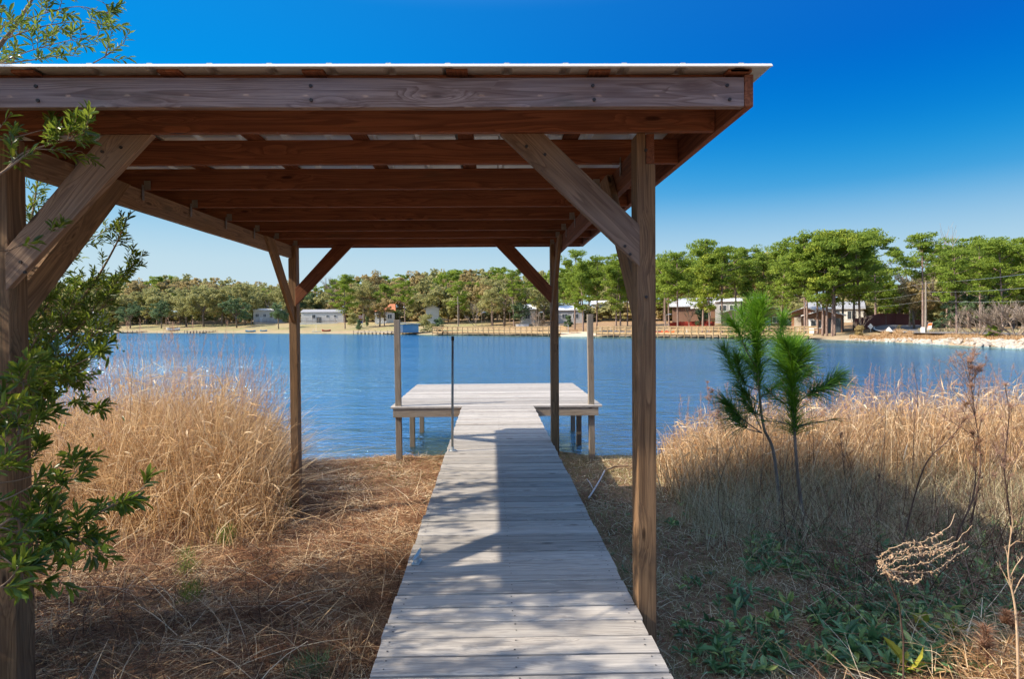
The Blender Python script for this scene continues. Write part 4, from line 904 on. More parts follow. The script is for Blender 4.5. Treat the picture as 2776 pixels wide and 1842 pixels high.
o = b.build('stem', M['dark_stem'], sh); o.matrix_local = OM; M['tan'] = leafmat('tan_bract', [(0.40,0.26,0.16),(0.60,0.42,0.27),(0.72,0.55,0.38)], 0.8, 0.2, (0.6,0.4,0.25), 0.1)
o = g.build('flower_head', M['tan'], sh); o.matrix_local = OM
# leafy rosettes: the low green cover right of the walkway
g = NB()
def rosette(x, y, s, n, rs, gg, attr=0.4, upr=0.6):
    c = Vector((x, y, gz(x,y)+0.01)); a = np.array([rs.uniform(0,6.28) for _ in range(n)]); el = np.array([rs.uniform(.15,1.25)*upr for _ in range(n)])
    d = np.stack([np.cos(a)*np.cos(el), np.sin(a)*np.cos(el), np.sin(el)],1); B = np.array(c)+d*0.01*s; B[:,2] += np.array([rs.uniform(0,.05)*s*8 for _ in range(n)])
    L = np.array([s*rs.uniform(.35,1.2) for _ in range(n)]); gg.add(*leaves(B, d, L, L*rng.uniform(.18,.40,n), .25, .28, np.clip(rng.normal(attr,.2,n),0,1), belly=(0.35,0.72)))
rs = random.Random(5)
def cover(n, box, s0, s1, gg):
    k = 0
    while k < n:
        xv, yv = rs.uniform(box[0],box[1]), rs.uniform(box[2],box[3]); Yk = 3.0
        for _ in range(12):
            p = V(xv,yv,Yk); z = gz(p.x,p.y); Yk = Yk*(CAMZ-z)/(CAMZ-p.z)
        p = V(xv,yv,Yk)
        if p.x < 0.85: continue
        rosette(p.x, p.y, rs.uniform(s0,s1), rs.randint(5,11), rs, gg, rs.choice((.1,.3,.45,.6,.95)), rs.uniform(.5,1.25)); k += 1
cover(75, (1720,1900,1240,1340), .07, .12, g)
cover(330, (1880,2363,1220,1560), .05, .13, g)
cover(70, (1560,1800,1330,1568), .03, .09, g)
cover(130, (1650,2150,1380,1568), .04, .12, g)
cover(60, (1540,2300,1150,1260), .04, .10, g)
cover(70, (1380,1500,1150,1500), .015, .04, g)
tag(g.build('ground_cover', M['weed_leaf']), 'low blue green broad leaved weeds covering the shaded ground on the right', 'ground cover', kind='stuff')
def near_pt(xv, yv):
    Yk = 3.0
    for _ in range(14): p = V(xv,yv,Yk); Yk = Yk*(CAMZ-gz(p.x,p.y))/(CAMZ-p.z)
    return V(xv,yv,Yk)
for (xv,yv,s,n,mt,lab) in ((2112,1458,.17,6,'yellow_leaf','yellow leaved weed with upright leaves right of the bare soil'), (2090,1560,.14,14,'yellow_leaf','sunlit yellow green rosette at the bottom right of the picture'),
                        (1960,1480,.15,8,'weed_leaf','larger upright green rosette in the middle of the weeds'), (1912,1440,.12,8,'weed_leaf','upright green rosette nearer the walkway than the others'),
                        (2195,1480,.14,9,'yellow_leaf','yellow green rosette at the sunlit edge of the weeds'), (1830,1240,.1,10,'weed_leaf','small green plant at the foot of the dark pine sapling')):
    p = near_pt(xv,yv); gg = NB(); rosette(p.x,p.y,s,n,rs,gg,.6,1.05); o = gg.build('leafy_weed', M[mt]); tag(o, lab, 'weed')
# feathery green fennel-like sprigs on the left, dark grass tuft
for (xv,yv,h_,lab) in ((430,1330,.22,'feathery green sprig low on the left bank, leftmost'), (520,1260,.18,'feathery green sprig farther back on the left bank'), (440,1395,.15,'small feathery yellow green sprig nearest the camera'), (660,1185,.16,'fresh green tuft at the foot of the rear left post')):
    p = near_pt(xv,yv); n = 420; c = np.tile(np.array(p),(n,1)); c[:,:2] += rng.normal(0,.05,(n,2)); c[:,2] += rng.uniform(0,h_,n)
    gg = NB(); gg.add(*blades(c, rng.uniform(.02,.08,n), rng.normal(0.2,.5,(n,2)), np.full(n,.0022), 2, attr=rng.uniform(0.3,.9,n))); gg.add(*blades(np.array(p)+rng.normal(0,.03,(14,3))*[1,1,0], rng.uniform(.5,1,14)*h_*1.2, rng.normal(.1,.2,(14,2)), np.full(14,.003), 3))
    o = gg.build('green_sprig', M['needle']); tag(o, lab, 'plant')
p = near_pt(715,1560); n = 240; gg = NB(); c = np.tile(np.array(p),(n,1)); c[:,:2] += rng.normal(0,.05,(n,2))
gg.add(*blades(c, rng.uniform(.06,.15,n), rng.normal(0,.8,(n,2)), np.full(n,.0035), 4, attr=rng.uniform(0,.5,n))); o = gg.build('grass_tuft', M['weed_leaf']); tag(o, 'dark green grass tuft at the bottom edge left of the walkway', 'grass tuft')
# dead leaves lying about
g = NB(); x, y = clumpy(900, -4.5, 6, 1.6, 8, lambda x,y: inview(x,y)*not_deck(x,y)*np.clip(3/y,0,1)); b0 = place(x,y); b0[:,2] += .05; n = len(x)
g.add(*leaves(b0, np.stack([rng.normal(0,1,n),rng.normal(0,1,n),rng.normal(0,.3,n)],1), rng.uniform(.02,.055,n), rng.uniform(.01,.03,n)))
tag(g.build('leaf_litter', M['dead_leaf']), 'scattered brown dead leaves on the bank', 'leaves', kind='stuff')
# fallen branch right of the walkway
b = MB(); bl = [near_pt(1450,1083), near_pt(1420,1085), near_pt(1395,1095)]; bl = [q+Vector((0,0,.05)) for q in bl]
e = empty('fallen_branch', bl[2], 0, 'curved fallen branch lying on the ground just right of the walkway', 'branch'); OM = Matrix.Translation(-bl[2])
b.tube(smooth_path(bl,6), 0.013, 7); o = b.build('limb', M['twig'], e, smooth=True); o.matrix_local = OM
b = MB(); q = [near_pt(1395,1095), near_pt(1388,1110), near_pt(1372,1138), near_pt(1358,1160)]; b.tube(smooth_path([k+Vector((0,0,.05)) for k in q],6), [0.012]*19, 7)
q = [near_pt(1370,1140), near_pt(1362,1125), near_pt(1355,1115)]; b.tube(smooth_path([k+Vector((0,0,.05)) for k in q],4), [0.006]*9, 6); o = b.build('limb', M['driftwood'], e, smooth=True); o.matrix_local = OM

# ------------------------------------------------------------------ far shore: trees
def clump_quads(cs, r, n, s, flat=0.6, upb=0.5, asp=0.6):
    """n small leaf faces in each clump; cs (C,3), r (C,3) radii"""
    C = len(cs); N = C*n; i = np.repeat(np.arange(C), n)
    q = rng.normal(0, 1, (N, 3)); q /= np.linalg.norm(q, axis=1)[:, None]; q *= rng.uniform(0.35, 1.0, N)[:, None]**0.6
    p = cs[i] + q*r[i]
    nrm = rng.normal(0, 1, (N, 3)) + q*0.9 + np.array([0, 0, upb]); nrm /= np.linalg.norm(nrm, axis=1)[:, None]
    a = np.cross(nrm, rng.normal(0, 1, (N, 3))); a /= np.linalg.norm(a, axis=1)[:, None]+1e-9; b = np.cross(nrm, a)
    sz = s*rng.uniform(0.6, 1.35, N)[:, None]
    vs = np.stack([p-a*sz, p-b*sz*asp, p+a*sz, p+b*sz*asp], 1).reshape(-1, 3)
    tone = np.clip(rng.normal(0.5, 0.15, C)[i] + rng.normal(0, 0.12, N), 0, 1)
    return vs, np.arange(N*4).reshape(-1, 4), np.repeat(tone, 4)
def limb_pts(a, b, sag):
    a = Vector(a); b = Vector(b); return [a, a.lerp(b, .5)+Vector((0,0,sag)), b]
def make_pine(seed, H=16.0, bare=0.48, spread=0.21, n=40, top='flat', s=0.21):
    global rng
    rs = random.Random(seed); wb = MB(); lx, ly = rs.uniform(-.04,.04)*H, rs.uniform(-.03,.03)*H
    tp = [Vector((0,0,-.4)), Vector((lx*.3, ly*.3, H*.35)), Vector((lx*.9, ly*.8, H*.7)), Vector((lx, ly, H*.96))]
    pth = smooth_path(tp, 5); wb.tube(pth, [H*0.0125*(1-.75*i/(len(pth)-1)) for i in range(len(pth))], 6)
    cs = []; rr = []
    nl = max(12, int(n//2.3))
    for k in range(nl):
        t_ = bare + (1-bare)*((k+rs.random()*.9)/nl)
        prof = math.sin(min(1, (t_-bare)/(1-bare)*0.8+0.2)*math.pi)**0.55
        rad_ = spread*1.15*H*prof*rs.choice((.35,.7,.9,1.1)); a = k*2.4+rs.uniform(-.7,.7)
        i = min(int(t_*(len(pth)-1)), len(pth)-1); e_ = pth[i] + Vector((rad_*math.cos(a), rad_*math.sin(a), rs.uniform(-.01,.05)*H)); e_.z = min(e_.z, H*.97)
        j = max(0, min(int((t_-.08)*(len(pth)-1)), len(pth)-1)); wb.tube(limb_pts(pth[j], e_, -.012*H), [H*.0048, H*.0032, H*.0014], 4, cap=False)
        for q in range(rs.randint(4,7)):
            c = pth[j].lerp(e_, rs.uniform(.45,1.08)) + Vector((rs.gauss(0,.04),rs.gauss(0,.04),rs.gauss(.012,.016)))*H; c.z = min(c.z, H*.985)
            cs.append(c); w = rs.uniform(.032,.072)*H; rr.append((w*rs.uniform(.8,1.4), w*rs.uniform(.8,1.4), w*rs.uniform(.35,.7)))
    for k in range(5):
        a = rs.uniform(0,6.28); z = rs.uniform(.3,bare)*H; p = Vector((lx*.4,ly*.4,z)); wb.tube([p, p+Vector((math.cos(a),math.sin(a),rs.uniform(-.2,.3)))*H*.06], [.05,.015], 3, cap=False)
    v, f, a = clump_quads(np.array(cs), np.array(rr), 88, s*.92, asp=.42, upb=.7)
    return wb.mesh('trunk', M['pine_bark'], True), (v, f, a)
def make_broad(seed, H=12.0, bare=0.16, spread=0.46, n=75, s=0.20, per=62, trunk='grey_bark'):
    rs = random.Random(seed); wb = MB(); wb.tube([(0,0,-.4),(rs.uniform(-.2,.2),0,H*.2),(rs.uniform(-.4,.4),0,H*.5)], [H*.024,H*.018,H*.009], 7)
    cs = []; rr = []
    for k in range(15):
        u = rs.uniform(-.8,1); a = k*2.4+rs.uniform(-.6,.6); q = math.sqrt(max(0,1-u*u)); rad_ = rs.uniform(.5,.95); cz = H*(bare+(1-bare)*.45)
        L_ = Vector((q*math.cos(a)*spread*H*rad_*.85, q*math.sin(a)*spread*H*rad_*.85, cz+u*(H-cz)*rad_*.82)); lr = rs.uniform(.11,.2)*H
        wb.tube(limb_pts((0,0,H*rs.uniform(.15,.4)), L_, .02*H), [H*.009,H*.005,H*.002], 4, cap=False)
        for m_ in range(7):
            d_ = Vector((rs.gauss(0,1),rs.gauss(0,1),rs.gauss(.3,.8))).normalized(); c = L_+d_*lr*rs.uniform(.45,1); c.z = min(max(c.z, H*bare*.8), H*.98)
            cs.append(c); w = rs.uniform(.035,.075)*H; rr.append((w*1.15, w*1.15, w*rs.uniform(.6,.9)))
    v, f, a = clump_quads(np.array(cs), np.array(rr), per, s, upb=.5)
    return wb.mesh('trunk', M[trunk], True), (v, f, a)
def make_bare(seed, H=10.0, spread=0.35, depth=4, wide=False):
    rs = random.Random(seed); wb = MB()
    def grow(p, d, l, r, k):
        q = p+d*l; m_ = p.lerp(q,.5)+Vector((rs.uniform(-.05,.05),rs.uniform(-.05,.05),0))*l; wb.tube([p,m_,q],[r,r*.8,r*.62],3 if k<3 else 5,cap=False)
        if k == 0: return
        for _ in range(rs.choice((3,3,4)) if k > 1 else 5):
            nd = (d+Vector((rs.gauss(0,spread),rs.gauss(0,spread),rs.uniform(0,.28)))).normalized(); s_ = rs.uniform(.35,1); grow(p.lerp(q,s_), nd, l*rs.uniform(.55,.85), max(r*.55,.014), k-1)
    for _ in range(6 if wide else 1): grow(Vector((0,0,-.2)), Vector((rs.gauss(0,.5 if wide else .03),rs.gauss(0,.4 if wide else .03),1)).normalized(), H*(.30 if wide else .36), H*.013, depth)
    return wb.mesh('trunk', M['bare_twig'], False), None
def crown_mesh(name, arr, mat): return np_mesh(name, arr[0], arr[1], M[mat], arr[2])
PINES = [make_pine(i, 16, b_, sp, n_) for i, (b_, sp, n_) in enumerate(((.44,.21,39),(.50,.24,36),(.38,.18,42),(.52,.17,30),(.34,.24,48),(.56,.22,30)))]
OAKS = [make_broad(20+i, 12, b_, sp, n_) for i, (b_, sp, n_) in enumerate(((.14,.42,80),(.20,.40,70),(.10,.46,85),(.22,.36,60)))]
BARES = [make_bare(40+i, 10, .38) for i in range(3)]; BUSHB = [make_bare(50+i, 6, .33, 3, True) for i in range(2)]
MESH = {}
def variant(kind, i, mat):
    src = {'pine': PINES, 'oak': OAKS, 'bare': BARES, 'bareb': BUSHB}[kind]; i %= len(src); key = (kind, i, mat)
    if key not in MESH:
        tm, arr = src[i]; MESH[key] = (tm, crown_mesh('crown', arr, mat) if arr is not None else None)
    return MESH[key]
BASEH = {'pine': 16.0, 'oak': 12.0, 'bare': 8.6, 'bareb': 4.6}
def tree(name, kind, vi, mat, xv, off, topy, label, group=None, cat='tree', wf=1.0, rz=None):
    p, r, th = at_far(xv, off)
    d = ray(xv, topy); k = math.hypot(p.x, p.y)/math.hypot(d.x, d.y); H = CAMZ + d.z*k - p.z
    s = H/BASEH[kind]; rz = (xv*1.7+vi) if rz is None else rz
    e = empty(name, p, rz, label, cat, group); e.scale = (s*wf, s*wf, s)
    tm, cm = variant(kind, vi, mat); link('trunk' if kind != 'bareb' else 'branches_stem', tm, e)
    if cm: link('crown', cm, e)
    return e
ORD = ['first','second','third','fourth','fifth','sixth','seventh','eighth','ninth','tenth','eleventh','twelfth','thirteenth','fourteenth','fifteenth','sixteenth','seventeenth','eighteenth','nineteenth','twentieth']
# pines along the boardwalk and among the cottages: (xv, off, top, variant, material)
row = [(796,16,632,2,'pine'),(887,26,655,4,'pine'),(935,24,648,1,'pine'),(1057,20,648,0,'pine'),(1136,16,668,3,'oak'),(1186,18,622,1,'pine'),
       (1326,14,577,0,'pine'),(1346,9,600,4,'pine'),(1377,16,592,1,'pine'),(1421,11,600,2,'pine'),(1432,12,583,5,'pine'),(1448,14,612,3,'pine')]
names_mid = ['alone on the lawn left of the white gabled house','in front of the white gabled house, leaning crown','behind the blue boathouse','rising behind the left end of the boardwalk, beside the utility pole',
             'small and pale behind the left boardwalk','with a broad crown in the middle of the left boardwalk','tall, just right of the rear right post','small bright, near the sandy boat ramp','beside the tall right dock pile',
             'slim, left trunk of the cluster by the near right post','middle trunk of the cluster by the near right post','right trunk of the cluster by the near right post']
for (xv,off_,ty,vi,mt), nm in zip(row, names_mid): tree('pine_tree', 'pine', vi, mt, xv, off_, ty, 'green pine '+nm, 'pines behind the boardwalks')
row2 = [(1535,14,600,3),(1544,9,585,1),(1564,7,578,0),(1621,7,549,2),(1638,6,585,4),(1666,7,566,5),(1700,14,575,1),(1728,18,568,0),(1762,20,590,3),(1802,10,555,2),
        (1858,5,560,1),(1864,6,535,0),(1887,8,545,5),(1898,5,530,4),(1908,5,538,2),(1920,4,550,1),(1926,5,528,0),(1944,12,532,3),(1971,14,540,5),(1985,12,536,2)]
for k, (xv,off_,ty,vi) in enumerate(row2):
    look = {3:'tallest thin pine, '}.get(k, 'slender pine, ')
    tree('pine_tree', 'pine', vi, 'pine' if k % 4 else 'pine_yellow', xv, off_, ty, look+ORD[k]+' trunk counted right from the near right post', 'pines behind the boardwalks')
row3 = [(2021,26,525,2,'straight pine standing against the long brown fence'),(2130,10,537,5,'leaning pine with a round crown just left of the utility pole'),(2208,9,575,0,'slim pine standing on bare straw right of the road sign'),
        (2262,16,560,1,'pine left of the bare thicket at the right edge'),(2272,19,550,4,'dark pine rising behind the bare thicket'),(2313,14,545,2,'pine whose trunk rises out of the bare thicket'),
        (2372,16,552,0,'pine cut by the right picture edge'),(2185,24,570,3,'farther pine between the round crowned pine and the slim one'),(2235,26,548,1,'far pine filling the gap left of the bare thicket'),(2338,24,548,5,'far pine behind the wires near the right picture edge')]
for xv,off_,ty,vi,lab in row3: tree('pine_tree', 'pine', vi, 'pine', xv, off_, ty, lab, 'pines beside the road')
oaks = [(300,22,690,0,'dark_green','small dark blue green oak with two trunks left of the lawn'),(372,20,692,3,'dark_green','small rounded dark oak on the lawn behind the white boat'),
        (232,30,668,1,'oak','olive tree partly behind the leaning shrub'),(338,46,655,1,'oak','olive oak behind the gap between the two small dark oaks'),(430,30,652,0,'oak','large olive oak left of the middle of the lawn'),
        (470,26,645,2,'oak','broad brown olive oak with forked trunk behind the left docks'),(512,30,648,1,'oak','olive oak right of the forked one behind the far lawn'),(546,22,676,0,'dark_green','low dark oak just left of the white mobile home'),
        (566,34,650,3,'oak','olive oak behind the white mobile home, left side'),(643,16,696,3,'dark_green','small dark conical tree at the right end of the white mobile home'),(618,52,646,2,'oak','olive brown oak rising behind the white mobile home'),
        (662,50,652,1,'oak','pale olive oak left of the rear left post'),(715,60,655,0,'dark_green','dark tree between the rear left post and its brace'),(840,46,640,1,'oak','green olive tree behind the flagpole'),
        (876,24,668,0,'russet','russet thin tree in front of the white gabled house'),(860,56,622,3,'russet','russet crown on the ridge above the gabled house'),(1020,24,735,2,'dark_green','low dark bush beside the blue boathouse'),
        (1163,22,612,2,'oak','grey green oak hanging over the left boardwalk'),(1136,30,625,0,'russet','brownish thin crowned tree over the left boardwalk'),(1201,20,690,1,'dark_green','low dark green tree by the white wall'),(1255,34,640,1,'oak','olive tree seen between the brace and the rear right post'),
        (1600,40,690,2,'russet','brown leafed tree above the red fence'),(2075,34,650,1,'pine_yellow','yellow green tree where the road bends'),(2110,22,640,3,'russet','bare looking tan tree left of the round crowned pine'),
        (2170,13,728,2,'dark_green','dark low bush behind the road sign'),(2225,18,660,0,'dark_green','dark evergreen mass behind the slim pine'),(2290,20,650,1,'dark_green','dark evergreen behind the bare thicket'),(2345,22,668,2,'russet','brown tree behind the thicket at the right edge')]
for xv,off_,ty,vi,mt,lab in oaks: tree('leafy_tree', 'oak', vi, mt, xv, off_, ty, lab, 'leafy trees on the far shore', wf=1.0)
for xv,off_,ty,vi,lab in ((1096,9,698,0,'grey leafless tree at the left boardwalk'),(1590,12,700,1,'small leafless tree in front of the red fence'),(770,60,620,2,'leafless tree right of the rear left brace'),(2190,26,535,0,'leafless treetop behind the round crowned pine'),
        (1700,9,716,1,'small leafless tree by the tan cottage'),(2100,30,575,2,'leafless tree above the road bend'),(2217,6,700,1,'thin pale leafless sapling near the thicket'),(1990,8,715,0,'small bare tree in front of the brown fence')):
    tree('bare_tree', 'bare', vi, None, xv, off_, ty, lab, 'leafless trees', cat='tree')
for xv,off_,ty,vi,lab,w in ((1243,10,706,0,'wide grey brown leafless shrub left of the rear right post',1.2),(2260,6,700,0,'leafless thicket shrub left of the others at the right edge',1.3),(2300,6,682,1,'tall leafless thicket shrub near the right edge',1.4),(2345,6,672,0,'leafless thicket shrub cut by the right edge',1.5),(2385,7,680,1,'outermost leafless thicket shrub beyond the frame',1.5),(1505,12,735,1,'low leafless shrub behind the near right post',1.2)):
    tree('bare_shrub', 'bareb', vi, None, xv, off_, ty, lab, 'leafless shrubs', cat='shrub', wf=w)
# bushes
def bush(name, xv, off_, topy, wpx, mat, label, seed, cone=False):
    p, r, th = at_far(xv, off_); d = ray(xv, topy); k = math.hypot(p.x,p.y)/math.hypot(d.x,d.y); H = CAMZ+d.z*k-p.z; W = wpx*r/1362
    rs = random.Random(seed); cs = []; rr = []
    for i in range(26):
        u = rs.random(); w_ = W*.5*(1-u*.75 if cone else math.sqrt(1-(u*.9)**2)); a = rs.uniform(0,6.28); q = rs.uniform(.2,.85)
        cs.append((w_*q*math.cos(a), w_*q*math.sin(a), H*(.08+.82*u))); rr.append((W*.17,W*.17,H*.12))
    e = empty(name, p, 0, label, 'bush'); v,f,a = clump_quads(np.array(cs), np.array(rr), 70, min(.16,W*.06)); link('foliage', np_mesh('foliage', v, f, M[mat], a), e)
    b = MB(); b.tube([(0,0,-.1),(0,0,H*.5)], [.08,.04], 5); b.build('trunk', M['grey_bark'], e)
bush('cone_bush', 828, 13, 735, 17, 'dark_green', 'small dark cone shaped bush standing alone on the lawn', 1, True)
bush('round_bush', 985, 6, 725, 50, 'oak', 'wide olive grey bush right of the blue boathouse', 2)
bush('round_bush', 1012, 8, 732, 26, 'dark_green', 'dark green bush at the left end of the boardwalk', 3)
bush('round_bush', 847, 26, 727, 10, 'dark_green', 'small round bush in front of the white gabled house', 4)
bush('round_bush', 1312, 22, 728, 22, 'dark_green', 'dark low bush in front of the grey building by the rear right post', 5)
bush('round_bush', 2290, 5, 745, 22, 'pine', 'green bush at the foot of the bare thicket', 6)
bush('round_bush', 1985, 6, 748, 20, 'russet', 'tan bush near the end of the brown fence', 7)
bush('round_bush', 812, 30, 722, 30, 'oak', 'olive bush at the foot of the lone lawn pine', 8)
bush('round_bush', 1620, 20, 705, 36, 'dark_green', 'dark green bush behind the red fence', 9)
# the wood behind, one mass
V_=[]; F_=[]; A_=[]; n0=0; V2=[]; F2=[]; A2=[]; n2=0
tops = ([-250,0,150,250,350,420,520,600,680,750,850,950,1050,1130,1230,1300,1400,1500,1700,1900,2020,2060,2130,2200,2400,2700],
        [650,640,634,636,626,626,634,640,646,648,628,618,610,606,618,598,592,590,580,568,590,636,630,566,564,560])
rs = random.Random(77)
WT = {'oak': MB(), 'pine': MB()}
acc = {'oak': [], 'pine': [], 'russet': []}
def add_far(kind, mat, xv, off_, topy):
    p, r, th = at_far(xv, off_); d = ray(xv, topy); k = math.hypot(p.x,p.y)/math.hypot(d.x,d.y); H = CAMZ+d.z*k-p.z
    src = PINES if kind == 'pine' else OAKS; v,f,a = src[rs.randrange(len(src))][1]; s = H/BASEH[kind]
    m = len(f); sel = np.arange(0, m, 2); w = rs.uniform(0,6.28); c_, s_ = math.cos(w), math.sin(w)
    vv = v.reshape(-1,4,3)[sel]; cen = vv.mean(1, keepdims=True); vv = cen+(vv-cen)*1.65
    vv = vv*s; x = vv[...,0]*c_-vv[...,1]*s_; y = vv[...,0]*s_+vv[...,1]*c_; vv = np.stack([x+p.x, y+p.y, vv[...,2]+p.z],-1)
    acc[mat].append((vv.reshape(-1,3), a.reshape(-1,4)[sel].ravel()))
    WT['pine'].tube([p, p+Vector((0,0,H*.6))], [H*.013,H*.006], 4, cap=False)
for lay, (o0, o1) in enumerate(((34,52),(58,84),(92,130))):
    xv = -260
    while xv < 2720:
        right = xv > 1270; ty = np.interp(xv, *tops) + rs.uniform(-3,18) + (0 if lay == 2 else rs.uniform(0,24) if lay == 1 else rs.uniform(20,46))
        if 2035 < xv < 2115: ty = max(ty, 655)
        kind = 'pine' if (rs.random() < (.7 if right else .16 if xv < 740 else .35)) else 'oak'
        mat = 'pine' if kind == 'pine' else ('russet' if rs.random() < .38 else 'oak')
        if lay > 0 or not (560 < xv < 1000 or 1290 < xv < 1500 or 1540 < xv < 1960): add_far(kind, mat, xv, rs.uniform(o0,o1)*(1.0 if xv < 1400 else .8), ty)
        elif rs.random() < .5: add_far(kind, mat, xv, rs.uniform(o0+14,o1+10), ty+5)
        xv += rs.uniform(17,28)*(1 if lay else 1.2)*(1.0 if xv < 1300 else 1.15)
xv = -260
while xv < 2700:
    for o_ in (50, 74):
        p, r, th = at_far(xv, o_*(1 if xv < 1300 else .85)); v,f,a = OAKS[rs.randrange(4)][1]; s_ = rs.uniform(.38,.55); m = len(f); sel = np.arange(0,m,3); vv = v.reshape(-1,4,3)[sel]; cen = vv.mean(1,keepdims=True); vv = (cen+(vv-cen)*2.2)*np.array([1.6,1.6,1])*s_ + np.array([p.x,p.y,p.z-1.0])
        acc['russet' if rs.random()<.35 else 'oak'].append((vv.reshape(-1,3), a.reshape(-1,4)[sel].ravel()))
    xv += rs.uniform(24,34)
bigv=[];bigf=[];biga=[];mi=[];n0=0
for k_, mat in enumerate(('oak','pine','russet')):
    for v,a in acc[mat]:
        q = len(v)//4; bigv.append(v); bigf.append(np.arange(q*4).reshape(-1,4)+n0); biga.append(a); mi.append(np.full(q,k_)); n0 += len(v)
tag(link('far_wood', np_mesh('far_wood', np.concatenate(bigv), np.concatenate(bigf), [M['oak'],M['pine'],M['russet']], np.concatenate(biga), np.concatenate(mi))), 'mixed wood of olive and green treetops closing the far shore', 'wood', kind='stuff')
tag(WT['pine'].build('far_wood_trunks', M['pine_bark']), 'trunks of the far wood seen as one mass', 'wood', kind='stuff')

# ------------------------------------------------------------------ far shore: buildings and other things
def siding(name, col, dark=0.75, pitch=0.2, vert=False):
    t = NT(name); tc = t.n('ShaderNodeTexCoord'); sx = t.n('ShaderNodeSeparateXYZ'); t.l(tc.outputs['Object'], sx.inputs[0])
    fr = t.math('FRACT', t.math('MULTIPLY', sx.outputs[0 if vert else 2], 1/pitch))
    ln = t.ramp(fr, [(0.0,0.0),(0.12,1.0)]); nz = t.noise(tc.outputs['Object'], 1.2, 4, .6)
    c = t.mix(ln, tuple(x*dark for x in col), col); c = t.mix(t.ramp(nz,[(.45,0.0),(.75,.35)]), c, tuple(x*.72 for x in col)); t.bsdf(c, .7, spec=.2); return t.m
M['white_siding'] = siding('white_siding', (.60,.595,.56)); M['grey_siding'] = siding('grey_siding', (.40,.40,.39)); M['blue_siding'] = siding('blue_siding', (.20,.42,.62), .7, .25)
M['tan_siding'] = siding('tan_siding', (.50,.42,.32)); M['brown_siding'] = siding('brown_siding', (.22,.13,.09), .6, .2, True); M['brick'] = siding('brick_wall', (.34,.16,.10), .7, .15)
M['red_fence'] = siding('red_fence', (.34,.05,.035), .6, .15, True); M['plum_fence'] = siding('plum_fence', (.22,.085,.075), .55, .16, True)
M['shingle'] = plain('grey_shingles', (.30,.31,.33), .85, .2, 3); M['white_roof'] = plain('white_roof', (.72,.73,.74), .5, .12, 1.5, .2); M['orange_roof'] = plain('orange_shingles', (.50,.19,.09), .85, .25, 3)
M['glass'] = plain('window_glass', (.05,.06,.07), .12, .2, 2, 0, .6); M['white_paint'] = plain('white_paint', (.80,.80,.78), .55, .06, 4); M['yellow_wood'] = plain('new_timber', (.50,.35,.19), .75, .18, 2.5)
M['old_wood'] = plain('old_timber', (.26,.19,.14), .85, .3, 3); M['asphalt'] = plain('asphalt', (.17,.17,.185), .85, .18, 1.2); M['line_white'] = plain('line_white', (.75,.75,.72), .7, .1, 3); M['line_yellow'] = plain('line_yellow', (.62,.38,.05), .7, .1, 3)
M['rock'] = plain('pale_riprap', (.43,.38,.32), .9, .3, 1.4, bump=.5); M['tyre'] = plain('tyre', (.02,.02,.02), .8); M['dark_paint'] = plain('dark_car_paint', (.02,.03,.035), .25, .1, 3, 0, .6); M['red_paint'] = plain('red_paint', (.45,.05,.035), .5, .15, 3)
M['orange_paint'] = plain('orange_plastic', (.75,.17,.03), .4, .1, 3); M['blue_paint'] = plain('blue_paint', (.10,.35,.60), .4, .1, 3); M['grey_pole'] = plain('weathered_pole', (.27,.23,.19), .8, .2, 2); M['green_roof'] = plain('green_metal_roof', (.16,.36,.28), .5, .1, 2)
M['flag_blue'] = plain('flag_blue', (.03,.06,.25), .8); M['grey_wood'] = plain('grey_timber', (.38,.34,.30), .85, .2, 2)

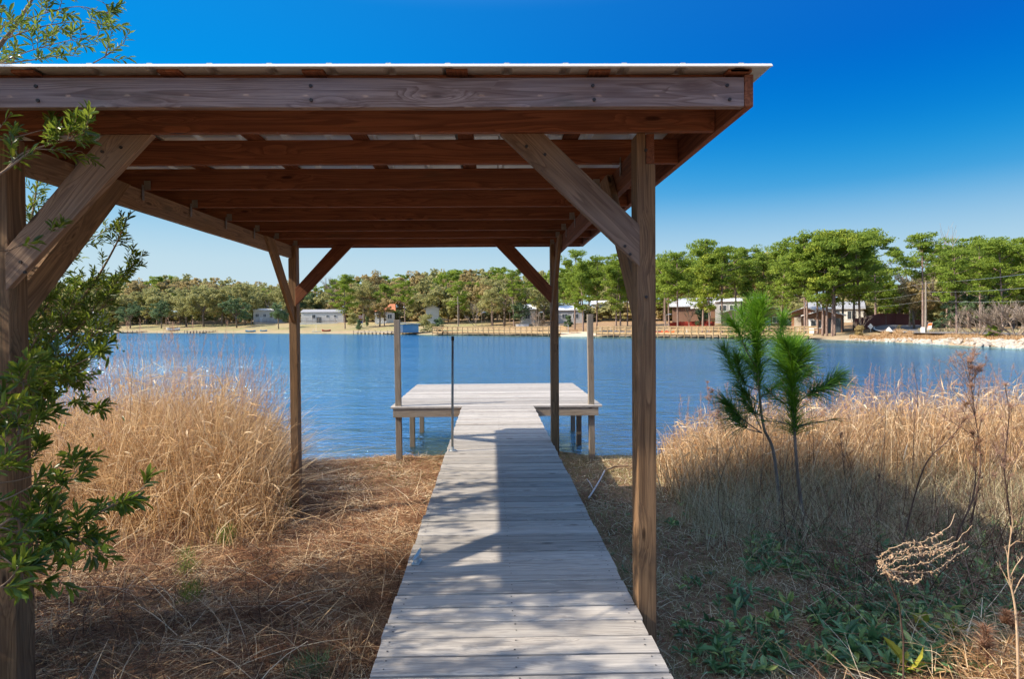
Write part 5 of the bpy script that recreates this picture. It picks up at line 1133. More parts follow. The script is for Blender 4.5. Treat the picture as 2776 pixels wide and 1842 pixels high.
def far_thing(name, xv, off_, label, cat, group=None, rz=0.0):
    p, r, th = at_far(xv, off_); e = empty(name, p, -th+rz, label, cat, group); return e, r
def house(name, xv, off_, wpx, topy, label, wall, roof, depth=7, ridge='x', pitch=.35, eave=.35, wh=2.6, rz=0.0, wins=(), doors=(), lift=.3, porch=False, cat='house', side_wins=True, wall_h=None):
    e, r = far_thing(name, xv, off_, label, cat, rz=rz); W = wpx*r/1362/max(.5,math.cos(rz)) ; D = depth
    d = ray(xv, topy); k = r/math.hypot(d.x,d.y); Ht = CAMZ+d.z*k-e.location.z
    rh = min((D if ridge == 'x' else W)*.5*pitch, Ht*.45); wh = Ht-rh
    b = MB(); b.box(-W/2,W/2,0,D,-1.5,wh)
    if ridge == 'x': 
        for x in (-W/2, W/2): b.prism([(0,wh),(D,wh),(D/2,wh+rh)], x-.002 if x < 0 else x-.05, x+.05 if x < 0 else x+.002, axis='x')
    else:
        for y in (0, D): b.prism([(-W/2,wh),(W/2,wh),(0,wh+rh)], y-.002 if y == 0 else y-.05, y+.05 if y == 0 else y+.002, axis='y')
    w = b.build('wall', M[wall], e)
    b = MB(); t_ = .14
    if ridge == 'x':
        sl = rh/(D/2); y0 = -eave; z0 = wh-eave*sl
        for s_ in (0, 1):
            poly = [(y0,z0),(D/2,wh+rh),(D/2,wh+rh+t_),(y0,z0+t_)] if s_ == 0 else [(D/2,wh+rh+.001),(D+eave,z0),(D+eave,z0+t_),(D/2,wh+rh+t_)]
            b.prism(poly, -W/2-eave, W/2+eave, axis='x')
    else:
        sl = rh/(W/2); z0 = wh-eave*sl
        for poly in ([(-W/2-eave,z0),(0,wh+rh),(0,wh+rh+t_),(-W/2-eave,z0+t_)], [(0,wh+rh+.001),(W/2+eave,z0),(W/2+eave,z0+t_),(0,wh+rh+t_)]): b.prism(poly, -eave, D+eave, axis='y')
    b.build('roof', M[roof], e)
    for fx, fz, ww, hh_ in wins:
        cx = -W/2+fx*W; cz = wh*fz; f = MB()
        f.box(cx-ww/2-.07,cx+ww/2+.07,-.06,-.003,cz-hh_/2-.07,cz+hh_/2+.07); o = f.build('window', M['white_paint'], e)
        g_ = MB(); g_.box(cx-ww/2,cx-.03,-.075,-.062,cz-hh_/2,cz+hh_/2); g_.box(cx+.03,cx+ww/2,-.075,-.062,cz-hh_/2,cz+hh_/2); g_.build('pane', M['glass'], o)
    for fx, ww, mt in doors:
        cx = -W/2+fx*W; f = MB(); f.box(cx-ww/2,cx+ww/2,-.06,-.003,.0,2.0); f.build('door', M[mt], e)
    return e, W, Ht, wh
def deck_rail(e, x0, x1, y, z, mat='grey_wood', n=6, h=.95, lower=True):
    b = MB(); b.box(x0,x1,y,y+1.8,z-.15,z); b.build('deck', M[mat], e)
    b = MB(); b.box(x0,x1,y-.03,y+.03,z+h-.06,z+h); b.box(x0,x1,y-.02,y+.02,z+h*.5-.04,z+h*.5+.04)
    for i in range(n+1): xx = x0+(x1-x0)*i/n; b.box(xx-.05,xx+.05,y-.05,y+.05,z-1.6,z+h)
    b.build('railing', M[mat], e)
e,W,Ht,wh = house('mobile_home', 621, 44, 62, 713, 'white mobile home with a wooden ramp left of the rear left post', 'white_siding', 'white_roof', 5, 'x', .2, .2, wins=((.12,.6,1,1),(.36,.6,.8,.9),(.82,.6,1.1,1.2)), doors=((.25,.9,'white_paint'),))
deck_rail(e, -W/2-.6, W*.15, -2.2, .7); b = MB(); b.box(-W*.45,W*.6,-3.4,-3.25,-1.5,.35); b.build('ramp_wall', M['grey_wood'], e)
e,W,Ht,wh = house('mobile_home', 744, 42, 90, 715, 'long low white mobile home with a grey end wall and deck', 'white_siding', 'shingle', 6, 'x', .28, .2, rz=R_(-14), wins=((.30,.62,1.0,1.1),(.62,.66,.7,.6),(.8,.66,.7,.6)), doors=((.42,1.5,'glass'),))
deck_rail(e, -W*.45, W*.35, -2.4, .8); b = MB(); b.box(-W*.5,W*.42,-3.2,-3.05,-1.5,.2); b.build('retaining_wall', M['white_siding'], e)
e,W,Ht,wh = house('house', 888, 40, 44, 702, 'white house with an orange shingle roof and flag beside it', 'white_siding', 'orange_roof', 7, 'x', .6, .3, wins=((.15,.55,.9,1.2),(.75,.55,1.2,1.2)), doors=((.5,.9,'white_paint'),))
b = MB(); b.prism([(-W*.42,wh*.72),(W*.05,wh*.72),(-W*.18,wh*1.18)], -2.0, -.1, axis='y'); b.build('gable', M['white_siding'], e); b = MB(); b.box(-W*.42,W*.05,-2.0,-.02,-1.2,.15); 
for x in (-W*.40,-W*.28,-W*.1,W*.03): b.box(x-.08,x+.08,-2.0,-1.84,.15,wh*.72)
b.build('porch', M['white_paint'], e)
house('house', 998, 34, 30, 705, 'pale blue grey house with a shingle roof behind the olive bush', 'white_siding', 'shingle', 7, 'y', .5, .4, wins=((.3,.5,1.0,1.2),))
house('house', 233, 28, 26, 712, 'pale grey house showing through the leaning shrub', 'grey_siding', 'white_roof', 7, 'x', .5, .3, wins=((.5,.5,1,1),))
house('house', 768, 76, 34, 694, 'green roofed house high among the trees behind the mobile home', 'grey_siding', 'green_roof', 7, 'x', .4, .4, wins=((.3,.6,1.2,1.2),(.7,.6,1.2,1.2)))
house('house', 1316, 34, 62, 706, 'long pale grey building beside the rear right post', 'grey_siding', 'white_roof', 8, 'x', .25, .3, wins=((.3,.55,1.2,1.0),(.7,.55,1.2,1)))
house('house', 1218, 32, 34, 704, 'low house with a white roof seen behind the leafless shrub', 'white_siding', 'white_roof', 7, 'x', .3, .3, wins=((.5,.5,1,1),))
house('house', 1412, 44, 90, 694, 'white building seen through the pine cluster near the right post', 'white_siding', 'white_roof', 8, 'x', .2, .3, wins=((.2,.55,1.4,1.2),(.5,.55,1.4,1.2),(.8,.55,1.4,1.2)))
e,W,Ht,wh = house('house', 1604, 34, 96, 688, 'long building with a shiny grey metal roof behind the red fence', 'brown_siding', 'roof_metal', 9, 'x', .35, .6, wins=((.75,.5,1.2,1.1),))
b = MB(); b.box(-W*.1,W*.5,-1.6,-1.4,wh*.82,wh*.92); b.build('porch_beam', M['white_paint'], e)
house('house', 1680, 32, 52, 689, 'pale two storey building right of the shiny metal roof', 'grey_siding', 'white_roof', 8, 'x', .15, .3, wins=((.3,.7,1.2,1),(.7,.7,1.2,1),(.4,.3,1.2,1.2)))
house('cottage', 1690, 12, 40, 716, 'small tan cottage with a shallow gable behind the pine sapling top', 'tan_siding', 'white_roof', 5, 'y', .3, .4, wins=((.35,.5,.9,.9),))
house('cottage', 1783, 14, 44, 711, 'dark brown gabled cottage with a porch left of the parked truck', 'brown_siding', 'shingle', 6, 'y', .35, .5, wins=((.65,.55,.9,.9),(.85,.55,.7,.9)), doors=((.3,.8,'green_roof'),))
e,W,Ht,wh = house('cottage', 1858, 13, 50, 710, 'stone fronted cottage with a white gable roof edge right of the truck', 'brick', 'white_roof', 6, 'y', .4, .5, wins=((.75,.5,1.0,1.0),), doors=((.52,.9,'white_paint'),))
b = MB(); b.box(-W*.40,-W*.14,-.9,-.02,-1.2,wh*.75); b.build('chimney', M['rock'], e)
e,W,Ht,wh = house('cottage', 1900, 9, 66, 717, 'low brown cottage with a pale roof and a dark panel as its shaded carport', 'brown_siding', 'white_roof', 5, 'y', .28, .5, wins=((.3,.5,1.2,1.0),), doors=((.16,.8,'white_paint'),))
b = MB(); b.box(W*.12,W*.46,-.05,-.005,0,wh*.82); b.build('carport_shade_panel', M['glass'], e)  # flat dark panel stands in for the shade inside the carport
house('house', 1925, 30, 100, 697, 'long white house behind the pines with tall windows', 'white_siding', 'shingle', 8, 'x', .3, .3, wins=((.2,.55,1.2,1.3),(.5,.55,1.6,1.5),(.8,.55,1.2,1.3)))
house('house', 2050, 42, 40, 700, 'pale house glimpsed beyond the bend of the road', 'white_siding', 'shingle', 7, 'x', .3, .3, wins=((.4,.5,1,1.1),))
house('house', 1245, 50, 60, 700, 'pale roofed house behind the leafless shrub and brace', 'tan_siding', 'shingle', 7, 'x', .4, .3, wins=((.3,.5,1,1),))
b = MB(); p,r,th = at_far(1205, 20); e = empty('low_wall', p, -th, 'low white garden wall behind the left boardwalk', 'wall'); w = 30*r/1362; b.box(-w/2,w/2,0,.2,-.3,.75); b.build('wall', M['white_paint'], e)

# fences
def fence_line(name, pts, h, mat, label, step=1.0):
    P3 = [at_far(x,o)[0] for x,o in pts]; e = empty(name, P3[0], 0, label, 'fence'); b = MB(); pb = MB(); O = P3[0]
    for a,c in zip(P3[:-1],P3[1:]):
        L = (c-a).length; n = max(1,int(L/2.4)); dirv = (c-a)/L; nm = Vector((-dirv.y,dirv.x,0)).normalized()
        for i in range(n):
            s_,t_ = a+(c-a)*i/n-O, a+(c-a)*(i+1)/n-O; hh_ = h+random.uniform(-.05,.05)
            vs = [s_-nm*.03+Vector((0,0,-.2)), t_-nm*.03+Vector((0,0,-.2)), t_-nm*.03+Vector((0,0,hh_)), s_-nm*.03+Vector((0,0,hh_))]; vs += [q+nm*.06 for q in vs]
            b.add(vs, [(0,1,2,3),(7,6,5,4),(3,2,6,7),(0,3,7,4),(1,5,6,2)]); pb = MB(); pb.box(s_.x-.06,s_.x+.06,s_.y-.06,s_.y+.06,s_.z-.3,s_.z+h+.1); pb.build('post', M[mat], e)
    b.build('fence_panel', M[mat], e)
fence_line('red_fence', [(1546,17),(1570,19),(1605,20),(1649,20)], 1.05, 'red_fence', 'bright red wooden fence in front of the metal roofed building')
fence_line('board_fence', [(1975,12),(2000,18),(2030,26),(2065,33),(2105,36),(2130,38)], 1.75, 'plum_fence', 'long dark red brown board fence running up to the road bend')
fence_line('board_fence', [(440,42),(500,44),(530,46)], 1.2, 'old_wood', 'short brown fence in the shade under the left oaks')

# boardwalks with railings over the waterline
def boardwalk(name, pts, label, zdeck=-.28, rail=.92, nb=12, wdt=1.6, tpl=True):
    ps = []
    for xv, off_ in pts: p, r, th = at_far(xv, off_); ps.append(Vector((p.x,p.y,0)))
    e = empty(name, (ps[0].x,ps[0].y,zdeck), 0, label, 'boardwalk'); O = Vector(e.location)
    dk = MB(); rl = MB(); L = [0]
    for a,c in zip(ps[:-1],ps[1:]): L.append(L[-1]+(c-a).length)
    tot = L[-1]
    def at(s_):
        for i in range(len(ps)-1):
            if s_ <= L[i+1]+1e-6: d = (ps[i+1]-ps[i]).normalized(); return ps[i]+d*(s_-L[i]), d
        return ps[-1], d
    def bar(B, a, c, w, h):     # box from a to c
        d = (c-a).normalized(); nm = Vector((-d.y,d.x,0)).normalized()*w/2; u = Vector((0,0,h/2))
        q = [a-nm-u,a+nm-u,a+nm+u,a-nm+u,c-nm-u,c+nm-u,c+nm+u,c-nm+u]; q = [k-O for k in q]
        B.add(q, [(0,1,2,3),(7,6,5,4),(0,4,5,1),(1,5,6,2),(2,6,7,3),(3,7,4,0)])
    for i in range(nb):
        a,d = at(tot*i/nb); c,_ = at(tot*(i+1)/nb); nm = Vector((-d.y,d.x,0)).normalized(); Z = Vector((0,0,1))
        if nm.y < 0: nm = -nm
        bar(dk, a+nm*wdt/2+Z*(zdeck-.04), c+nm*wdt/2+Z*(zdeck-.04), wdt, .05); bar(dk, a+Z*(zdeck-.16), c+Z*(zdeck-.16), .06, .2)
        for s_ in (0, 1):
            for zz, hh_, ww in ((rail,.05,.16),(rail-.12,.14,.04),(rail*.5,.12,.04)): bar(rl, a+nm*wdt*s_+Z*(zdeck+zz), c+nm*wdt*s_+Z*(zdeck+zz), ww, hh_)
        for s_ in (0, 1):
            b = MB(); q = a+nm*(wdt*s_+.06*(1-2*s_)*-1)-O; b.box(q.x-.055,q.x+.055,q.y-.055,q.y+.055,-1.1-0.2*(1-s_)-zdeck+0, rail-.03); b.build('post', M['yellow_wood'], e)
        if tpl: b = MB(); bar(b, a-nm*.1+Z*(zdeck-.32), a+nm*(wdt+.1)+Z*(zdeck-.32), .07, .14); b.build('cross_beam', M['old_wood'], e)
    dk.build('deck', M['yellow_wood'], e); rl.build('railing', M['yellow_wood'], e)
boardwalk('boardwalk', [(998,-1.2),(1100,-1.2),(1200,-1.0),(1293,-.6)], 'left yellow timber boardwalk with railings, ending at the sandy ramp', nb=24)
boardwalk('boardwalk', [(1376,-1.0),(1500,-1.2),(1650,-1.2),(1780,-1.2),(1876,-1.0)], 'right yellow timber boardwalk with railings behind the pine saplings', nb=30)
boardwalk('fishing_pier', [(998,-3.6),(1020,-3.6)], 'small square lookout at the left end of the boardwalk', nb=2)
# old docks at the left
def old_dock(xv0, xv1, off0, off1, label, nb=8, z=-.45):
    a,_,_ = at_far(xv0,off0); c,_,_ = at_far(xv1,off1); a.z = c.z = z; e = empty('old_dock', a, 0, label, 'dock'); b = MB(); d = (c-a); nm = Vector((-d.y,d.x,0)).normalized()*.8
    vs = [-nm,nm,nm+d,-nm+d]; vs = [v for v in vs]+[v-Vector((0,0,.12)) for v in vs]; b.add(vs, [(0,1,2,3),(7,6,5,4),(0,4,5,1),(1,5,6,2),(2,6,7,3),(3,7,4,0)]); b.build('deck', M['grey_wood'], e)
    for i in range(nb+1):
        for s_ in (-1,1):
            q = d*i/nb+nm*s_*.9; b = MB(); b.box(q.x-.06,q.x+.06,q.y-.06,q.y+.06,-1.2,-.10 if i%3 else .25); b.build('post', M['old_wood'], e)
    return e
old_dock(246,333,-3,2,'old grey dock farthest left, beside the leaning shrub')
old_dock(428,494,-4,2.5,'old grey dock on the lawn shore left of the small boats', 9)
old_dock(821,908,-2.0,-.5,'long old low dock running up to the blue boathouse', 10)
# boathouse
e, r = far_thing('boathouse', 943, -1.2, 'small bright blue boathouse with a white roof on stilts', 'boathouse', rz=R_(12)); e.location.z = -.55
w = 46*r/1362; b = MB(); b.box(-w/2,w/2,0,3.2,0,1.75); b.build('wall', M['blue_siding'], e)
b = MB(); b.prism([(-w/2-.3,2.05),(w/2+.35,1.72),(w/2+.35,1.84),(-w/2-.3,2.18)], -.35, 3.5, axis='y'); b.build('roof', M['white_roof'], e)
b = MB(); b.box(-w/2-.03,-w/2+.9,-.05,-.004,.05,1.65); b.build('door', M['white_paint'], e); b = MB(); b.box(-w/2-.6,w/2+.3,-.5,3.3,-.14,-.003); b.build('deck', M['old_wood'], e)
for x in (-w/2,-w*.15,w*.2,w/2):
    for y in (-.3,3.1): b = MB(); b.box(x-.07,x+.07,y-.07,y+.07,-1.6,-.145); b.build('post', M['old_wood'], e)
# boats
def boat(xv, off_, L, mat, label, rz=0.0, cat='boat', name='rowing_boat', hgt=.45, wd=1.3):
    e, r = far_thing(name, xv, off_, label, cat, rz=rz); n = 12; vs = []; m = 7
    for i in range(n+1):
        t_ = i/n; x = (t_-.5)*L; w_ = wd/2*math.sin(math.pi*min(1,(t_*.85+.13)))**.6*(1 if t_ < .93 else .5); s_ = hgt*(.75+.45*(2*t_-1)**2)
        for k in range(m): a = math.pi*k/(m-1); vs.append((x, -w_*math.cos(a), .06+s_*(1-math.sin(a)**.7)))
    fs = [(i*m+k,i*m+k+1,(i+1)*m+k+1,(i+1)*m+k) for i in range(n) for k in range(m-1)] + [tuple(range(m)), tuple(n*m+k for k in range(m-1,-1,-1))]
    b = MB(); b.add(vs, fs); o = b.build('hull', M[mat], e, smooth=True); md = o.modifiers.new('thick','SOLIDIFY'); md.thickness = .04
    b = MB(); b.box(-.15,.15,-wd*.42,wd*.42,hgt*.6,hgt*.6+.04); b.box(-L*.3-.15,-L*.3+.15,-wd*.35,wd*.35,hgt*.62,hgt*.62+.04); b.build('seat', M['white_paint'], e); return e
boat(400, 8, 3.6, 'white_paint', 'large white boat lying on the lawn left of the middle', R_(10), hgt=.8, wd=1.6)
boat(578, 3, 2.6, 'blue_paint', 'small light blue boat on the beach, left one of two', R_(-5), hgt=.45)
boat(608, 5, 1.8, 'blue_paint', 'smaller light blue boat on the beach, right one of two', R_(5), hgt=.35, wd=.9)
boat(753, 7, 2.2, 'red_paint', 'red canoe lying on the grass right of the rear left post', R_(15), 'canoe', 'canoe', .4, .8)
boat(1524, 5, 2.2, 'red_paint', 'red kayak on the grass behind the near right post', R_(5), 'kayak', 'kayak', .45, .8)
boat(1541, 5.5, 2.0, 'orange_paint', 'orange kayak on the grass right of the red kayak', R_(-5), 'kayak', 'kayak', .4, .8)
e, r = far_thing('sailboard', 728, 4, 'white sailboard with a short mast on the beach', 'sailboard'); b = MB(); b.prism([(-1,.05),(1,.05),(1.2,.18),(-.9,.14)], -.3, .3, axis='y'); b.build('hull', M['white_paint'], e); b = MB(); b.tube([(.1,0,.15),(.15,0,1.9)], .03, 5); b.tube([(-.6,0,.15),(-.6,0,1.0)], .025, 5); b.build('mast', M['white_paint'], e)
e, r = far_thing('flagpole', 837, 22, 'white flagpole with a red and white flag on the far lawn', 'flagpole'); H = 30*r/1362; b = MB(); b.tube([(0,0,0),(0,0,H)], .05, 6); b.build('pole', M['white_paint'], e)
b = MB()
for i in range(5): b.box(-1.1,-.04,-.01+.0*i,.01,H-.25-.22*(i+1)+.0,H-.25-.22*i-.003,mi=i%2)
b.build('flag', [M['red_paint'],M['white_paint']], e); b = MB(); b.box(-.9,-.04,-.01,.01,H*.30,H*.44); o = b.build('flag', M['flag_blue'], e)
# poles, lamps, wires
def upole(xv, off_, topy, label, name='utility_pole', cat='pole', arm=True, rad_=.13, lamp=False, mat='grey_pole', lean=0):
    e, r = far_thing(name, xv, off_, label, cat); d = ray(xv, topy); k = r/math.hypot(d.x,d.y); H = CAMZ+d.z*k-e.location.z
    b = MB(); b.tube([(0,0,-.3),(lean,0,H)], [rad_,rad_*.7], 8); b.build('pole', M[mat], e)
    if arm: b = MB(); b.box(-.9,.9,-.05,.05,H*.80,H*.80+.1); b.build('crossarm', M['old_wood'], e)
    if lamp: b = MB(); b.tube([(0,0,H-.05),(.5,-.2,H+.1)], .03, 5); b.box(.3,.8,-.32,-.1,H+.04,H+.16); b.build('lamp_head', M['galv'], e)
    return e, H
upole(1057, 12, 684, 'wooden utility pole with a crossarm at the left end of the boardwalk')
upole(1112, 5, 722, 'dark lamp post beside the grey leafless tree', 'lamp_post', 'lamp post', False, .06, True, 'old_wood')
upole(1243, 5, 722, 'pale lamp post right of the wide leafless shrub', 'lamp_post', 'lamp post', False, .06, True)
upole(1537, 6, 727, 'pale grey lamp post by the kayaks', 'lamp_post', 'lamp post', False, .06, True)
upole(1706, 6, 728, 'pale grey lamp post behind the taller pine sapling', 'lamp_post', 'lamp post', False, .06, True)
pe, PH = upole(2136, 7.0, 651, 'wooden utility pole beside the leaning pine at the road', arm=False, rad_=.12)
e, r = far_thing('electric_box', 2129.5, 6.6, 'small white box at the foot of the roadside pole', 'utility box'); b = MB(); b.box(-.2,.2,-.15,.15,-.1,.6); b.prism([(-.2,.603),(.2,.603),(.17,.68),(-.17,.68)], -.15, .15); b.build('box', M['white_paint'], e)
top = Vector(pe.location)+Vector((0,0,PH-.1))
for i, (y0, xr_, yr_) in enumerate(((0,2500,652),(1.0,2500,739),(1.9,2500,787-66+66-4))):
    a = top-Vector((0,0,y0)); yv_ = (640,740,783)[i]
    d = ray(2500, yv_ if i < 2 else 792-10); 
    q, r2, th2 = at_far(2500, 6); k = r2/math.hypot(d.x,d.y); c = Vector((d.x*k,d.y*k,CAMZ+d.z*k))
    if i == 2: c.z = a.z-.45
    if i == 1: c.z = a.z-.05
    if i == 0: c.z = a.z+.3
    q0, r0, t0 = at_far(1950, 12); l = Vector((q0.x,q0.y,a.z-.2))
    pts = [l.lerp(a, t_) - Vector((0,0,.35*4*t_*(1-t_))) for t_ in [k/8 for k in range(9)]] + [a.lerp(c, t_)-Vector((0,0,.25*4*t_*(1-t_))) for t_ in [k/8 for k in range(1,9)]]
    b = MB(); b.tube(pts, .012, 4); o = b.build('power_line', M['galv']); tag(o, ('highest','middle','lowest')[i]+' power line strung to the roadside pole', 'power line', 'power lines by the road')
# road: a sheet following the bank, with its lines
def g_on(xv, yv, zz=.0):
    d = ray(xv, yv); r = 50.0
    for _ in range(60):
        k = r/math.hypot(d.x,d.y); z = gz(d.x*k, d.y*k); zr = CAMZ+d.z*k; r += (zr-z)*(6 if abs(zr-z) > .02 else 2); r = max(20,min(220,r))
    return r
cl_ = [(2760,9.0),(2600,9.2),(2480,9.3),(2363,9.4),(2280,9.3),(2200,9.2),(2150,9.6),(2112,11.5),(2088,15),(2076,20),(2074,26),(2082,33),(2098,39),(2122,44),(2150,47),(2190,49)]
cp = [at_far(x,o)[0] for x,o in cl_]; pth = smooth_path(cp, 6)
def ribbon(name, path, o0, o1, dz, mat, label=None, parent=None, dash=None):
    vs = []; fs = []; m = 5 if o1-o0 > 1 else 2
    for i,p in enumerate(path):
        t_ = (path[min(i+1,len(path)-1)]-path[max(i-1,0)]); t_.z = 0; t_.normalize(); nm = Vector((-t_.y,t_.x,0))
        for k in range(m): q = p+nm*(o0+(o1-o0)*k/(m-1)); vs.append((q.x,q.y,max(gz(q.x,q.y), gz(p.x,p.y)-.02)+dz))
    for i in range(len(path)-1):
        if dash and (i//dash) % 2: continue
        for k in range(m-1): fs.append((i*m+k,i*m+k+1,(i+1)*m+k+1,(i+1)*m+k))
    b = MB(); b.add(vs, fs, .5); o = b.build(name, M[mat], parent); return o
rd = ribbon('road', pth, -3.1, 3.1, .05, 'asphalt'); tag(rd, kind='structure')
for a_, c_, mt in ((-2.95,-2.80,'line_white'),(2.80,2.95,'line_white'),(-.16,-.05,'line_yellow'),(.05,.16,'line_yellow')): ribbon('road_marking', pth, a_, c_, .058, mt, parent=rd)
# small pull-off by the boardwalk
q = [at_far(x,o)[0] for x,o in ((1385,10),(1430,9.5),(1480,10),(1525,12))]; o = ribbon('drive', smooth_path(q,6), -1.0, 1.0, .04, 'asphalt'); o.name = 'path'; tag(o, kind='structure')
# signs
def sign_tri(xv, off_, label, s_=.9, h=.25, rz=0.0):
    e, r = far_thing('warning_sign', xv, off_, label, 'road sign', rz=rz); b = MB(); b.tube([(0,0.03,-.2),(0,0.03,h+.2)], .03, 6); b.build('post', M['galv'], e)
    b = MB(); b.prism([(-s_/2,h),(s_/2,h),(s_*.06,h+s_*.62),(-s_*.06,h+s_*.62)], -.012, .012); b.build('sign_plate', M['white_paint'], e)
def sign_dia(xv, off_, label, s_=.55, h=.9):
    e, r = far_thing('road_sign', xv, off_, label, 'road sign'); b = MB(); b.tube([(0,0.03,-.2),(0,0.03,h+.4)], .03, 6); b.build('post', M['galv'], e)
    b = MB(); b.prism([(-s_*.7,h+.2),(0,h-.2),(s_*.7,h+.2),(0,h+.6)], -.012, .012); b.build('sign_plate', M['white_paint'], e)
sign_tri(2051, 7.5, 'pale triangular sign back at the lake side of the road bend'); sign_dia(2009, 12, 'small diamond sign back left of the road bend', .45, .6)
e, r = far_thing('road_sign', 2144, 6.2, 'tilted cream and orange sign board right of the roadside pole', 'road sign'); b = MB(); b.tube([(-.12,0.03,-.2),(0,0.03,.7)], .03, 6); b.build('post', M['galv'], e)
b = MB(); b.prism([(-.20,.45),(.18,.50),(.30,1.20),(-.08,1.16)], -.012, .012); b.build('sign_plate', M['white_paint'], e); b = MB(); b.prism([(-.13,.85),(.22,.88),(.28,1.17),(-.06,1.13)], -.020, -.014); b.prism([(-.17,.48),(-.14,.48),(-.03,1.12),(-.07,1.12)], -.020, -.014); b.build('sign_print', M['orange_paint'], e)
# truck
e, r = far_thing('parked_truck', 1816, 16, 'dark pickup truck parked between the two brown cottages', 'truck', rz=R_(-25)); 
b = MB(); b.prism([(-2.3,.45),(2.3,.45),(2.35,.95),(1.1,1.05),(.6,1.65),(-.9,1.7),(-1.1,1.1),(-2.3,1.05)], -.9, .9, axis='y'); b.build('body', M['dark_paint'], e, bevel=.06)
b = MB(); b.prism([(.95,1.1),(.52,1.58),(-.82,1.6),(-.9,1.1)], -.915, .915, axis='y'); b.build('window', M['glass'], e)
for x in (-1.5,1.5):
    for y in (-.9,.75): b = MB(); b.tube([(x,y-.06,.38),(x,y+.2,.38)], .38, 14); b.build('wheel', M['tyre'], e)
b = MB(); b.box(2.3,2.37,-.75,-.5,.7,.9); b.build('headlight', M['white_paint'], e); b = MB(); b.box(2.3,2.37,.5,.75,.7,.9); b.build('headlight', M['white_paint'], e)
# swing frame, picnic table, goal, posts
e, r = far_thing('swing_frame', 1301, 7, 'pale blue steel swing frame behind the rear right post', 'swing frame'); w = 20*r/1362; b = MB(); H = 1.4
b.tube([(-w/2,0,H),(w/2,0,H)], .05, 6); b.build('top_bar', M['pipe'], e)
for x in (-w/2,w/2): b = MB(); b.tube([(x,-.5,0),(x,0,H),(x,.5,0)], .045, 6); b.build('leg', M['pipe'], e)
e, r = far_thing('picnic_table', 1323, 5, 'small reddish picnic table by the sandy boat ramp', 'picnic table'); b = MB(); b.box(-.9,.9,-.35,.35,.70,.75); b.build('tabletop', M['brick'], e)
for y in (-.7,.7): b = MB(); b.box(-.9,.9,y-.12,y+.12,.42,.46); b.build('bench', M['brick'], e)
for x in (-.65,.65): b = MB(); b.tube([(x,-.7,0),(x,.25,.7)], .04, 4); b.tube([(x,.7,0),(x,-.25,.7)], .04, 4); b.box(x-.04,x+.04,-.7,.7,.36,.42); b.build('leg', M['brick'], e)
e, r = far_thing('rail_barrier', 1397, 11, 'white low rail barrier behind the tall right dock pile', 'barrier'); w = 26*r/1362; b = MB(); b.box(-w/2,w/2,-.04,.04,.62,.72); b.build('rail', M['white_paint'], e)
for x in (-w/2+.1,w/2-.1): b = MB(); b.box(x-.05,x+.05,-.05,.05,-.1,.62); b.build('post', M['white_paint'], e)
for k, xv in enumerate((1585,1608,1632,1664,1686,1696)):
    e, r = far_thing('marker_post', xv, 7.5+k*.2, 'short white post, '+ORD[k]+' of six behind the right boardwalk', 'post', 'short white posts'); b = MB(); b.tube([(0,0,-.2),(0,0,.62)], .05, 6); b.build('post_shaft', M['white_paint'], e); b = MB(); b.tube([(0,0,.62),(0,0,.68)], .065, 6); b.build('cap', M['white_paint'], e)
# sandy ramp
q = [at_far(x,o)[0] for x,o in ((1340,-1.5),(1335,0),(1330,3),(1322,7))]; vs = []
M['ramp'] = plain('pale_sand', (.62,.50,.36), .95, .1, 3)
o = ribbon('path', smooth_path(q,6), -3.0, 3.0, .10, 'ramp'); tag(o, kind='structure')
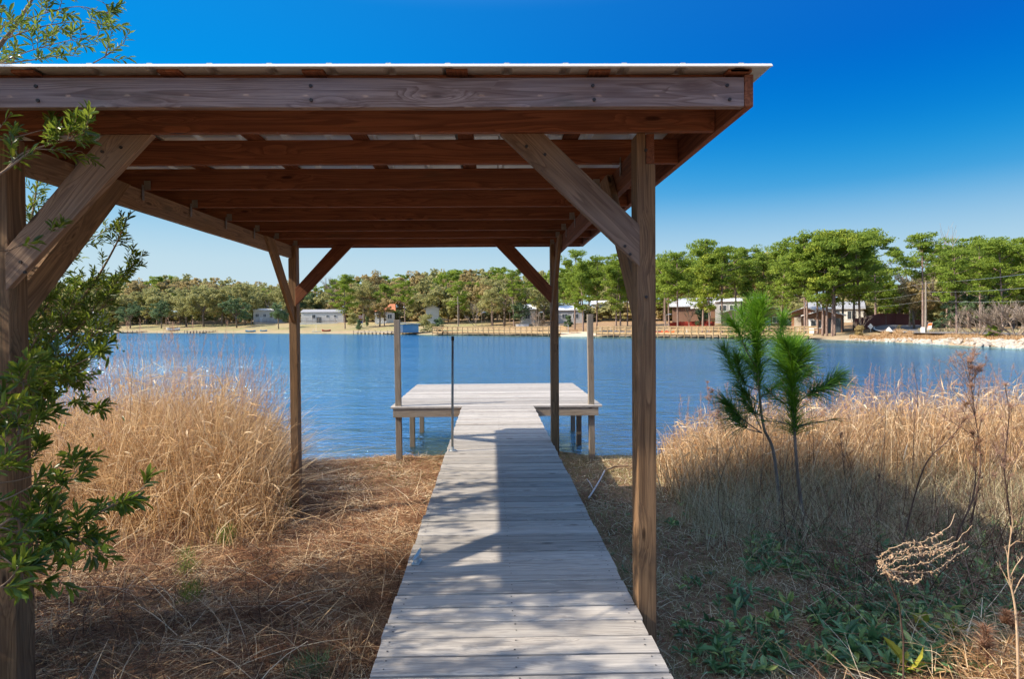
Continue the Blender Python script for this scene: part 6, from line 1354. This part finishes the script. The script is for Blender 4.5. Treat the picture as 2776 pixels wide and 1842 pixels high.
# riprap: each stone its own object (largest ones), shared meshes
RK = []
for i in range(6):
    bm_v = []; rs = random.Random(300+i); n = 14; pts = []
    import bmesh
    bm = bmesh.new(); bmesh.ops.create_icosphere(bm, subdivisions=2, radius=.5)
    for v in bm.verts: v.co = Vector((v.co.x*rs.uniform(.8,1.1)*1.3, v.co.y*1.0, v.co.z*.65)); v.co += Vector((rs.gauss(0,.035),rs.gauss(0,.035),rs.gauss(0,.03)))
    for _ in range(5):
        nrm = Vector((rs.gauss(0,1),rs.gauss(0,1),rs.gauss(0,.7))).normalized()
        for v in bm.verts:
            dd = v.co.dot(nrm)-.32
            if dd > 0: v.co -= nrm*dd*.95
    me = bpy.data.meshes.new('stone'); bm.to_mesh(me); bm.free(); me.materials.append(M['rock']); RK.append(me)
rs = random.Random(31); cand = []
for k in range(290):
    xv = 1955+(2420-1955)*(rs.random()**.75); f = (xv-1955)/450; off_ = rs.uniform(.0,.7+2.0*min(1,f*1.6))
    o = bpy.data.objects.new('riprap_stone', RK[k%6]); COL.objects.link(o); p,r,th = at_far(xv, off_); s_ = rs.uniform(.28,.75)*(.55+.5*min(1,f*1.5))
    o.location = p+Vector((0,0,.05*s_)); o.scale = (s_,s_,s_*rs.uniform(.8,1.1)); o.rotation_euler = (rs.uniform(-.4,.4),rs.uniform(-.4,.4),rs.uniform(0,6.28))
    tag(o, 'pale broken stone in the bank of stones along the right shore', 'stone', 'pale stones along the right shore')
# tall dry grass on the embankment and lawn grass tufts
def far_grass(name, label, n, xr, orr, h, mat, w=.03, dens=None):
    xs_ = rng.uniform(*xr, n); of = rng.uniform(*orr, n)
    th = np.interp(xs_, np.linspace(xr[0],xr[1],40), [th_of(q) for q in np.linspace(xr[0],xr[1],40)]); r = rshore(th)+of
    x = r*np.sin(th); y = r*np.cos(th); b0 = np.stack([x,y,ground_z(x,y)-.02],1); gg = NB(); hh_ = h*rng.uniform(.4,1.1,n)
    if dens is not None: hh_ = hh_*dens(xs_, of)
    k = hh_ > .03; m = int(k.sum()); gg.add(*blades(b0[k], hh_[k], rng.normal(0,.35,(m,2)), np.full(m,w), 2)); tag(gg.build(name, M[mat]), label, 'grass', kind='stuff')
far_grass('dry_grass', 'tall tan grass tussocks on the embankment below the road bend', 9000, (1985,2145), (2.2,5.6), .95, 'reed', .035, lambda a,b: np.exp(-((a-2060)/55)**2)*(.6+.4*np.sin(a*.21)))
far_grass('dry_grass', 'short tan grass on the bank between the stones and the road', 12000, (1960,2440), (1.6,5.8), .30, 'reed', .03)
far_grass('dry_grass', 'tan grass fringe on the far side of the road', 7000, (2120,2440), (13.0,17), .45, 'grey_grass', .03)
